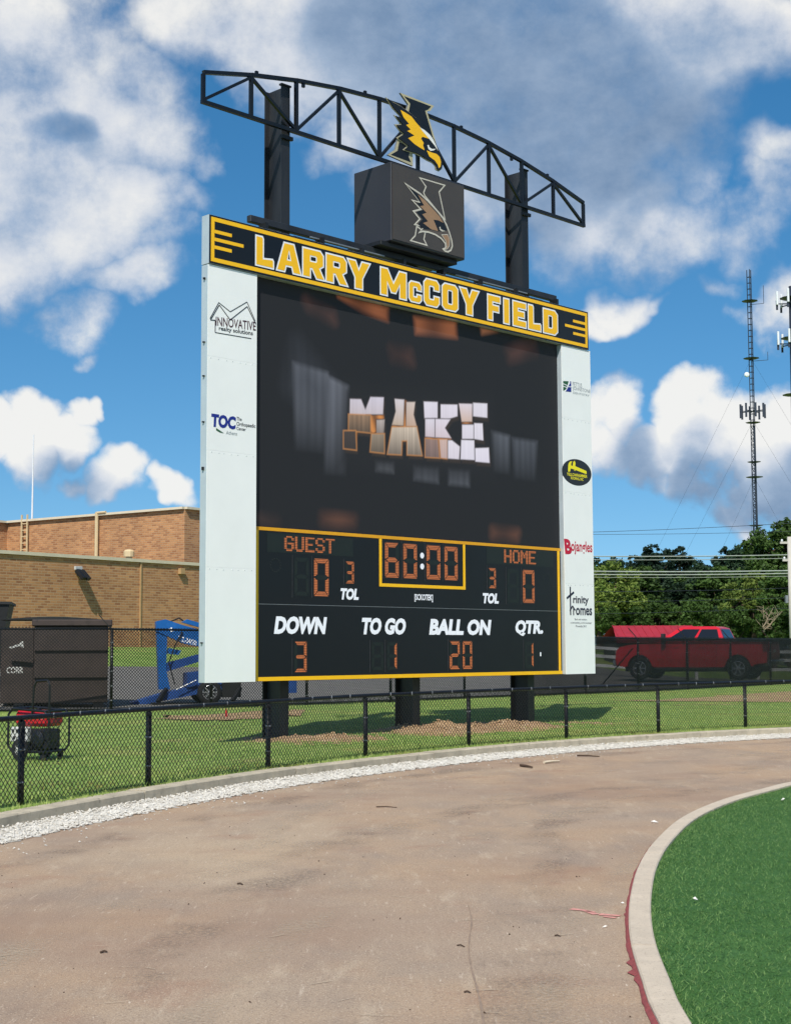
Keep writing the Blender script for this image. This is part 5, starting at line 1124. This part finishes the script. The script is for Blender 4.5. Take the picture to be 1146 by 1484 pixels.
# ------------------------------------------------------------------ trees
def crown_mesh(name, mt, rx, rz, nclump, nleaf, leaf, cone=0.0, seed=0):
    g_ = np.random.default_rng(seed); C_ = []
    while len(C_) < nclump:
        p = g_.uniform(-1, 1, 3); r = np.linalg.norm(p)
        if r > 1 or r < .45 and g_.random() < .7: continue
        if cone and abs(p[0]) > 1-cone*(p[2]+1)/2: continue
        k = 1 + .28*math.sin(3.1*p[0]*2+seed)+.2*math.sin(5*p[1]+2*p[2]*3)
        C_.append(p*[rx*k, rx*k, rz])
    C_ = np.array(C_); cs = g_.uniform(.10, .26, len(C_))*rx
    idx = np.repeat(np.arange(len(C_)), nleaf); n = len(idx); off = g_.normal(0, 1, (n, 3)); off /= np.linalg.norm(off, axis=1)[:, None]; off *= (g_.random(n)**.4)[:, None]
    P_ = C_[idx]+off*cs[idx][:, None]*[1, 1, .75]
    a = g_.normal(0, 1, (n, 3)); a[:, 2] *= .6; a /= np.linalg.norm(a, axis=1)[:, None]; b = np.cross(a, off+g_.normal(0, .5, (n, 3))); b /= np.linalg.norm(b, axis=1)[:, None]+1e-6
    s_ = leaf*g_.uniform(.6, 1.4, n)[:, None]; V = np.stack([P_-a*s_, P_+b*s_*.5, P_+a*s_, P_-b*s_*.5], 1).reshape(-1, 3)
    me = bpy.data.meshes.new(name); me.vertices.add(4*n); me.vertices.foreach_set('co', V.ravel()); me.loops.add(4*n); me.loops.foreach_set('vertex_index', np.arange(4*n))
    me.polygons.add(n); me.polygons.foreach_set('loop_start', np.arange(0, 4*n, 4)); me.polygons.foreach_set('loop_total', np.full(n, 4)); me.update(calc_edges=True); me.materials.append(M[mt]); return me, C_
CROWNS = {}
for k, (mt, rx, rz, nc, nl, lf, cone) in {'mid': ('leaf_mid', 2.6, 2.8, 220, 60, .15, 0), 'dark': ('leaf_dark', 2.8, 3.2, 260, 60, .15, .0), 'light': ('leaf_light', 2.2, 2.2, 130, 60, .14, 0), 'pine': ('leaf_pine', 1.9, 3.2, 230, 60, .13, .35), 'bush': ('leaf_mid', 1.8, 1.4, 90, 60, .13, 0)}.items():
    CROWNS[k] = crown_mesh('crown', mt, rx, rz, nc, nl, lf, cone, {'mid': 5, 'dark': 9, 'light': 12, 'pine': 4, 'bush': 21}[k]), rx, rz
def trunk_mesh(h, r, C_, cz, seed):
    m = MB(); rnd = random.Random(seed); pts = [Vector((0, 0, -.3))]; N = 6
    for k in range(1, N+1): pts.append(Vector((rnd.uniform(-.12, .12), rnd.uniform(-.12, .12), h*k/N)))
    for k in range(N): m.tube(pts[k], pts[k+1], r*(1-.75*k/N), 8, r2=r*(1-.75*(k+1)/N), cap=False)
    for q in list(C_)[::9]:
        e = Vector(q)+Vector((0, 0, cz)); s_ = pts[min(N, 2+rnd.randrange(N-2))]; md = s_.lerp(e, .5)+Vector((0, 0, -.2)); m.tube(s_, md, r*.28, 5, r2=r*.18, cap=False); m.tube(md, e, r*.18, 5, r2=r*.05, cap=False)
    return m
TRUNK = {}
def tree(kind, px, py_top, Y, width_px, label, group='trees behind the car park'):
    """a tree whose crown top is seen at (px, py_top) from distance Y"""
    (me, C_), rx, rz = CROWNS[kind]; top = at(px, py_top, Y); sx_ = width_px/F*Y/(2*rx*1.12); gz_ = lawn_z(top.x, Y)
    h = max(2.5, top.z-gz_); crown_h = min(h*.92, 2*rz*sx_*1.15); sz_ = crown_h/(2*rz*1.05); cz = h-rz*sz_*1.02
    nm = {'pine': 'pine_tree', 'bush': 'bush'}.get(kind, 'broadleaf_tree'); o = empty(nm, (top.x, Y, gz_)); tag(o, label, 'bush' if kind == 'bush' else 'tree', group)
    c = bpy.data.objects.new('crown', me); col.objects.link(c); c.parent = o; c.location = (0, 0, cz); c.scale = (sx_, sx_, sz_); c.rotation_euler = (0, 0, random.uniform(0, 6.28))
    if kind not in TRUNK: TRUNK[kind] = trunk_mesh(1.0, .045, [], 0, 3)
    m = MB(); r = .09+.02*h; N = 5; pts = [Vector((0, 0, -.4))]+[Vector((random.uniform(-.1, .1), random.uniform(-.1, .1), (cz+rz*sz_*.5)*k/N)) for k in range(1, N+1)]
    for k in range(N): m.tube(pts[k], pts[k+1], r*(1-.14*k), 7, r2=r*(1-.14*(k+1)), cap=False)
    for q in list(C_)[::12]:
        rz_ = c.rotation_euler[2]; e = Vector((q[0]*math.cos(rz_)-q[1]*math.sin(rz_), q[0]*math.sin(rz_)+q[1]*math.cos(rz_), 0))*sx_+Vector((0, 0, cz+q[2]*sz_)); s_ = pts[random.randrange(2, N+1)]
        m.tube(s_, e, r*.3, 5, r2=r*.06, cap=False)
    m.build('trunk', 'bark', o, smooth=True); return o
for args in [
 ('pine', 948, 787, 118, 60, 'tall dark pine standing highest left of the sky notch'), ('pine', 985, 790, 120, 62, 'tall dark pine just right of the highest left pine'), ('pine', 915, 803, 116, 50, 'lower dark pine at the left of the pine group'), ('dark', 880, 806, 112, 90, 'dark rounded tree just right of the scoreboard edge on the skyline'),
 ('dark', 1020, 812, 110, 90, 'dark rounded tree at the bottom of the sky notch'), ('pine', 1052, 790, 112, 60, 'narrow dark pine at the right side of the sky notch'),
 ('dark', 1085, 786, 100, 110, 'dense dark tree below the lattice mast'), ('mid', 1128, 760, 92, 120, 'tallest leafy tree near the right edge'), ('mid', 1168, 742, 90, 130, 'leafy tree partly cut by the right edge'),
 ('mid', 935, 822, 100, 120, 'mid green tree below the tall pines'), ('dark', 990, 838, 98, 110, 'dark green tree behind the red shed roof'), ('mid', 1045, 822, 96, 110, 'mid green tree under the power lines in the middle'),
 ('light', 892, 815, 90, 85, 'yellow green tree beside the white sponsor panel'), ('light', 866, 850, 86, 70, 'pale green tree half hidden by the white sponsor panel'),
 ('light', 1090, 830, 86, 85, 'yellow green tree right of the middle under the power lines'), ('mid', 1140, 820, 84, 90, 'mid green tree beside the utility pole'), ('bush', 1000, 868, 84, 70, 'olive bush just above the red shed roof'), ('bush', 1062, 880, 82, 60, 'bush right of the red shed roof'),
 ('bush', 1120, 878, 80, 80, 'round dark green bush above the pickup bed'), ('bush', 880, 893, 80, 50, 'low bush left of the red shed roof'), ('bush', 1160, 885, 80, 70, 'bush at the right edge below the power lines'),
 ('mid', 820, 812, 104, 110, 'mid green tree hidden behind the right of the scoreboard'), ('mid', 950, 870, 86, 80, 'shaded green tree behind the left end of the red roof'), ('dark', 1090, 860, 88, 90, 'dark shaded tree behind the pickup cab')]:
    tree(*args)
UG = ['leftmost undergrowth bush behind the white sponsor panel','undergrowth bush at the right edge of the sponsor panel','shaded undergrowth bush left of the shed','undergrowth bush behind the left end of the red roof','undergrowth bush over the left third of the red roof','undergrowth bush over the middle of the red roof','undergrowth bush over the right third of the red roof','undergrowth bush behind the right end of the red roof','undergrowth bush just right of the red roof','undergrowth bush above the pickup rear window','undergrowth bush above the front of the pickup bed','undergrowth bush above the pickup tailgate','undergrowth bush just right of the pickup tailgate','undergrowth bush beside the utility pole foot','undergrowth bush cut by the right picture edge']
for k, lb in enumerate(UG):
    tree('bush', 848+22*k, 884+random.uniform(-10, 10), 92+random.uniform(-2, 2), 66, lb, 'undergrowth below the trees')
DT = empty('dead_branch', at(1108, 905, 79)); tag(DT, 'bare pale dead branches hanging in front of the dark trees', 'branch')
m = MB(); rnd = random.Random(4)
for k in range(9):
    a = rnd.uniform(-1.3, 1.0); L = rnd.uniform(.4, 1.7); p = Vector((rnd.uniform(-.2, .2), 0, rnd.uniform(-.4, .3))); q = p+Vector((math.sin(a)*L*.8, rnd.uniform(-.3, .3), L*.9-.2)); m.tube(p, q, .03, 5, r2=.012)
    for j in range(3): s_ = p.lerp(q, rnd.uniform(.3, .9)); m.tube(s_, s_+Vector((rnd.uniform(-.6, .6), rnd.uniform(-.2, .2), rnd.uniform(-.1, .6))), .014, 4, r2=.006)
m.build('twigs', 'dead_wood', DT)

# ------------------------------------------------------------------ utility pole and wires, lattice mast, cell tower
UY = 76.0; up_ = at(1148, 935, UY); UP = empty('utility_pole', (up_.x, UY, lawn_z(up_.x, UY))); tag(UP, 'pale utility pole carrying wires at the right edge', 'utility pole')
ph = at(1148, 778, UY).z-UP.location.z
MB().tube((0, 0, -.5), (0, 0, ph), .17, 12, r2=.13).build('pole', 'pole_wood', UP, smooth=True)
for z_, L in ((ph-.3, .5), (ph-1.2, .4)):
    MB().bar((-L, 0, z_), (L, 0, z_), .09, .11).build('crossarm', 'pole_wood', UP)
    for x in (-L+.1, L-.1): MB().lathe([(.04, 0), (.06, .06), (.03, .12), (0, .13)], 8, 0, (x, 0, z_+.055)).build('insulator', 'antenna_white', UP)
MB().bbox(-.32, -.18, -.12, .12, 3.6, 4.0, .02).build('service_box', 'galvanised', UP)
for k, (yr, yl, r, mt) in enumerate(((758, 775, .012, 'tower_steel'), (770, 772, .010, 'tower_steel'), (804, 802, .026, 'wire_pale'), (809, 807, .016, 'wire_pale'), (827, 823, .034, 'wire_pale'), (831, 828, .03, 'wire_pale'), (835, 832, .012, 'wire_pale'), (852, 856, .009, 'tower_steel'), (866, 871, .008, 'tower_steel'), (881, 890, .007, 'tower_steel'))):
    a, b = at(1150, yr, UY), at(640, yl, UY+4); m = MB(); N = 14; pts = []
    for i in range(N+1): p = a.lerp(b, i/N); p.z -= .25*4*(i/N)*(1-i/N)*.5; pts.append(p)
    pts = [a+Vector((14, 1, .1))]+pts
    for p, q in zip(pts[:-1], pts[1:]): m.tube(p, q, r, 4, cap=False)
    tag(m.build('power_line', mt), ['thin dark wire highest across the sky over the trees', 'thin dark second wire across the sky over the trees', 'pale wire across the treetops, upper of the upper pair', 'pale wire across the treetops, lower of the upper pair', 'thick pale wire crossing the trees, topmost of the close bundle', 'thick pale wire crossing the trees, middle of the close bundle', 'thin pale wire crossing the trees, lowest of the close bundle', 'faint wire crossing the trees just under the close bundle', 'faint wire crossing the trees, second from the lowest', 'lowest faint wire crossing in front of the trees'][k], 'wire', 'overhead wires right of the scoreboard')
MY = 230.0; tb = at(1099, 930, MY); TW_ = empty('radio_mast', (tb.x, MY, 0)); tag(TW_, 'tall guyed lattice radio mast rising behind the trees', 'mast')
mz = at(1088.5, 391, MY).z; fr = .36; legs = [(fr*math.cos(a), fr*math.sin(a)) for a in (.5, .5+2.094, .5+4.189)]
for x, y in legs: MB().tube((x, y, -1), (x, y, mz), .075, 6).build('leg', 'tower_steel', TW_)
m = MB(); z_ = 0.0; step = .95; k = 0
while z_ < mz-1:
    for i in range(3):
        a, b = legs[i], legs[(i+1) % 3]; m.tube((*a, z_), (*b, z_), .05, 4, cap=False)
        if z_ < 36: m.tube((*a, z_), (*b, z_+step), .05, 4, cap=False)
    z_ += step
m.build('bracing', 'tower_steel', TW_)
MB().tube((.1, -.3, 0), (.1, -.3, 36), .13, 6).build('cable_ladder', 'tower_steel', TW_)
for py, w_ in ((437, 1.3), (520, 1.3), (613, 1.2), (670, 1.1), (692, 1.4), (762, 1.2)):
    zc = at(1090, py, MY).z; MB().lathe([(.3, -.12), (w_*.8, 0), (w_, .08), (.3, .14)], 8, 0, (0, 0, zc)).build('ring_platform', 'tower_steel', TW_)
zc = at(1090, 596, MY).z; ar = MB()
for k in range(8):
    a = 2*math.pi*k/8; x, y = 1.9*math.cos(a), 1.9*math.sin(a); ar.bar((0, 0, zc), (x, y, zc), .12); ar.box(x-.14, x+.14, y-.1, y+.1, zc-1.1, zc+1.1)
ar.build('antenna_array', 'tower_steel', TW_)
for py, dx, h_ in ((437, 2.2, 2.6), (519, 2.6, 1.0)):
    zc = at(1090, py, MY).z; MB().bar((0, 0, zc-.5), (dx, 0, zc-.3), .07).bar((dx, 0, zc-.3), (dx, 0, zc+h_), .07).build('side_antenna', 'tower_steel', TW_)
MB().lathe([(.42, 0), (.32, -.18), (0, -.25)], 14, 0, (-.9, -.6, at(1090, 544, MY).z), 'y').build('dish', 'antenna_white', TW_)
gw = MB()
for py, spread in ((520, 30), (610, 24), (692, 16)):
    zc = at(1090, py, MY).z
    for a in (.25, .25+2.094, .25+4.189): gw.tube((0, 0, zc), (spread*math.cos(a), spread*math.sin(a), 0), .014, 4, cap=False)
gw.build('guy_wires', 'tower_steel', TW_)
CY = 150.0; cb = at(1162, 930, CY); CT = empty('cell_tower', (cb.x, CY, 0)); tag(CT, 'cell tower with white antenna panels cut by the right edge', 'tower')
ch2 = at(1150, 415, CY).z; MB().tube((0, 0, -1), (0, 0, ch2), .7, 12, r2=.35).build('pole', 'tower_steel', CT, smooth=True)
for py in (432, 490, 572):
    zc = at(1150, py, CY).z; pf = MB().lathe([(.4, -.1), (1.3, 0), (.4, .1)], 10, 0, (0, 0, zc)).build('platform', 'tower_steel', CT)
    if py == 572: continue
    for k in range(6):
        a = 2*math.pi*k/6; x, y = 1.55*math.cos(a), 1.55*math.sin(a); MB().bbox(x-.10, x+.10, y-.08, y+.08, zc-.7, zc+.7, .02).build('panel_antenna', 'antenna_white', pf)
        MB().bar((0, 0, zc-.6), (x, y, zc-.6), .1).box(x-.1, x+.1, y+.09, y+.2, zc-1.2, zc-.2).build('antenna_arm', 'tower_steel', pf)

# ------------------------------------------------------------------ small things on the track and turf
def g0_(px, py): r = ray(px, py); t_ = -EYE/r.z; return Vector((r.x*t_, r.y*t_, 0))
def stick(px0, py0, px1, py1, r, label, mt='stick_brown', name='stick'):
    a, b = g0_(px0, py0), g0_(px1, py1); o = (a+b)/2; a -= o; b -= o; mid = a.lerp(b, .5)+Vector((0, .01, .004)); m = MB()
    m.tube(a+Vector((0, 0, r)), mid+Vector((0, 0, r)), r, 6, r2=r*.9); m.tube(mid+Vector((0, 0, r)), b+Vector((0, 0, r)), r*.9, 6, r2=r*.6)
    ob = m.build(name, mt); ob.location = o; tag(ob, label, 'stick' if name == 'stick' else 'wood scrap', None); return ob
stick(754, 1111, 771, 1114, .018, 'short dark stick lying on the track below the scoreboard')
stick(836, 1096, 868, 1097.5, .012, 'long thin dark stick on the far part of the track')
stick(788, 1107, 810, 1105, .02, 'pale splinter of wood on the far part of the track', 'wood_pale', 'wood_scrap')
stick(545, 1170, 575, 1171, .006, 'dark twig lying in the middle of the track')
stick(344, 1282, 352, 1283, .006, 'small dark twig on the left of the track')
stick(146, 1382, 156, 1381, .006, 'small dark twig on the near left of the track')
stick(672, 1439, 682, 1440, .004, 'small dark chip at the bottom middle of the track'); stick(803, 1357, 812, 1358, .004, 'small dark chip left of the pink paint mark')
stick(662, 1371, 673, 1373, .004, 'thin dark chip near the dark seam in the track')
for px, py, s_, lb in ((1007, 1312, .018, 'small white pebble lying on the green turf'), (876, 1344, .013, 'white pebble on the track below the pink paint mark'), (902, 1310, .014, 'white pebble beside the red edge of the inner kerb'), (948, 1193, .03, 'flat pale stone on the track near the inner kerb bend'), (1134, 1164, .02, 'tiny pale stone on the far turf')):
    p = g0_(px, py); o = blocks(1, np.array([[0, 0, s_*.4+(.03 if 'turf' in lb else 0)]]), np.array([s_]), 'pebble', 'stone_white', kind='thing', label=lb, cat='pebble'); o.location = p
# pink spray marks and the dark seam in the track
def strip_sheet(name, pts, wd, mt, parent, z=.004, jit=0):
    P_ = np.array([g0_(*p)[:2] for p in pts]); N_ = normals2(P_) if len(P_) > 2 else np.tile(np.array([-(P_[1]-P_[0])[1], (P_[1]-P_[0])[0]])/np.hypot(*(P_[1]-P_[0])), (2, 1)); m = MB(); vs = []
    for p, n_ in zip(P_, N_):
        w = wd*random.uniform(1-jit, 1+jit)/2; vs += [(p[0]-n_[0]*w, p[1]-n_[1]*w, z), (p[0]+n_[0]*w, p[1]+n_[1]*w, z)]
    m.add(vs, [(2*i, 2*i+1, 2*i+3, 2*i+2) for i in range(len(P_)-1)]); return m.build(name, mt, parent, normals=False)
for pts in ([(827,1318),(845,1320),(862,1323)], [(848,1321),(864,1326)], [(868,1326),(884,1327),(898,1328)], [(874,1329),(892,1331)]):
    strip_sheet('paint_mark', pts, .05, 'pink_paint', track, jit=.5)
seam = catmull([(678,1312),(683,1335),(679,1370),(682,1400),(690,1430),(697,1460),(702,1500),(706,1560)], 5)
strip_sheet('dark_seam', [tuple(p) for p in seam], .009, 'seam_dark', track, jit=.6)
# dusty wheel paths worn along the track
for nm, c_, seed in (('dust', (190, 172, 148), 3.0), ('worn', (122, 109, 97), 9.0)):
    m_ = bpy.data.materials.new('wheel_path_'+nm); m_.use_nodes = True; t = m_.node_tree; b = t.nodes['Principled BSDF']; b.inputs['Base Color'].default_value = C(c_); b.inputs['Roughness'].default_value = .95
    tcn = nd(t, 'ShaderNodeTexCoord'); ms = nd(t, 'ShaderNodeMixShader'); trn = nd(t, 'ShaderNodeBsdfTransparent')
    w_ = vmth(t, 'ADD', tcn.outputs['Object'], (seed, seed, 0)); k_ = mth(t, 'MULTIPLY', maprange(t, noise(t, w_, 1.1, 4, .6), .42, .66), maprange(t, noise(t, w_, 38, 3, .7), .36, .62))
    at_ = nd(t, 'ShaderNodeAttribute', attribute_name='edge'); k_ = mth(t, 'MULTIPLY', mth(t, 'MULTIPLY', k_, at_.outputs['Fac']), .5 if nm == 'dust' else .38)
    t.links.new(k_, ms.inputs[0]); t.links.new(trn.outputs[0], ms.inputs[1]); t.links.new(b.outputs[0], ms.inputs[2]); t.links.new(ms.outputs[0], t.nodes['Material Output'].inputs[0]); M['wheel_path_'+nm] = m_
for k, (d0, wd, mt, drift) in enumerate(((1.0, .5, 'wheel_path_worn', .1), (1.9, .34, 'wheel_path_dust', .5), (2.7, .4, 'wheel_path_dust', -.3), (3.3, .6, 'wheel_path_worn', .4), (3.9, .3, 'wheel_path_dust', .2), (4.6, .45, 'wheel_path_worn', -.5), (5.2, .3, 'wheel_path_dust', .1))):
    m = MB(); vs = []; ed = []; n_ = 0
    for q, (p, nn) in enumerate(zip(FK, FN)):
        d_ = d0+drift*math.sin(q*.02+k); w = wd*(1+.3*math.sin(q*.11+k))/2
        for e_, a_ in ((-1, 0.0), (-.45, 1.0), (.45, 1.0), (1, 0.0)):
            vs.append((p[0]-nn[0]*(d_+e_*w), p[1]-nn[1]*(d_+e_*w), .0022+.00025*k)); ed.append(a_)
        n_ += 1
    m.add(vs, [(4*i+j, 4*i+4+j, 4*i+5+j, 4*i+1+j) for i in range(n_-1) for j in range(3)]); o = m.build('wheel_path', mt, track, normals=False)
    av = o.data.attributes.new('edge', 'FLOAT', 'POINT'); av.data.foreach_set('value', ed)
# pale scuffs and scratches on the track
mat('scuff_pale', '#b3a28b', .95, 0, .2, 60)
m = MB(); n_ = 0
while n_ < 150:
    x, y = random.uniform(-4.5, 5), random.uniform(4.8, 22)
    if seg_dist(KC, x, y) < .9 or seg_dist(IC, x, y) < .2 or x > 1.0+max(0, y-6.5)*.13: continue
    if (KC[:, 0][np.argmin(np.hypot(KC[:, 0]-x, KC[:, 1]-y))] > x) and y < 18: continue
    a = random.choice((random.gauss(.15, .35), random.gauss(2.7, .3))); L = random.uniform(.03, .20); w = random.uniform(.0015, .004); dx, dy = math.cos(a), math.sin(a)
    pts = [(x+dx*L*t_+random.uniform(-.006, .006), y+dy*L*t_+random.uniform(-.006, .006)) for t_ in (0, .35, .7, 1)]
    ws = (.3*w, w, .8*w, .1*w); vs = []
    for (X, Y), q in zip(pts, ws): vs += [(X-dy*q, Y+dx*q, .0052), (X+dy*q, Y-dx*q, .0052)]
    m.add(vs, [(0, 1, 3, 2), (2, 3, 5, 4), (4, 5, 7, 6)]); n_ += 1
m.build('scuffs', 'scuff_pale', track, kind='stuff', normals=False)
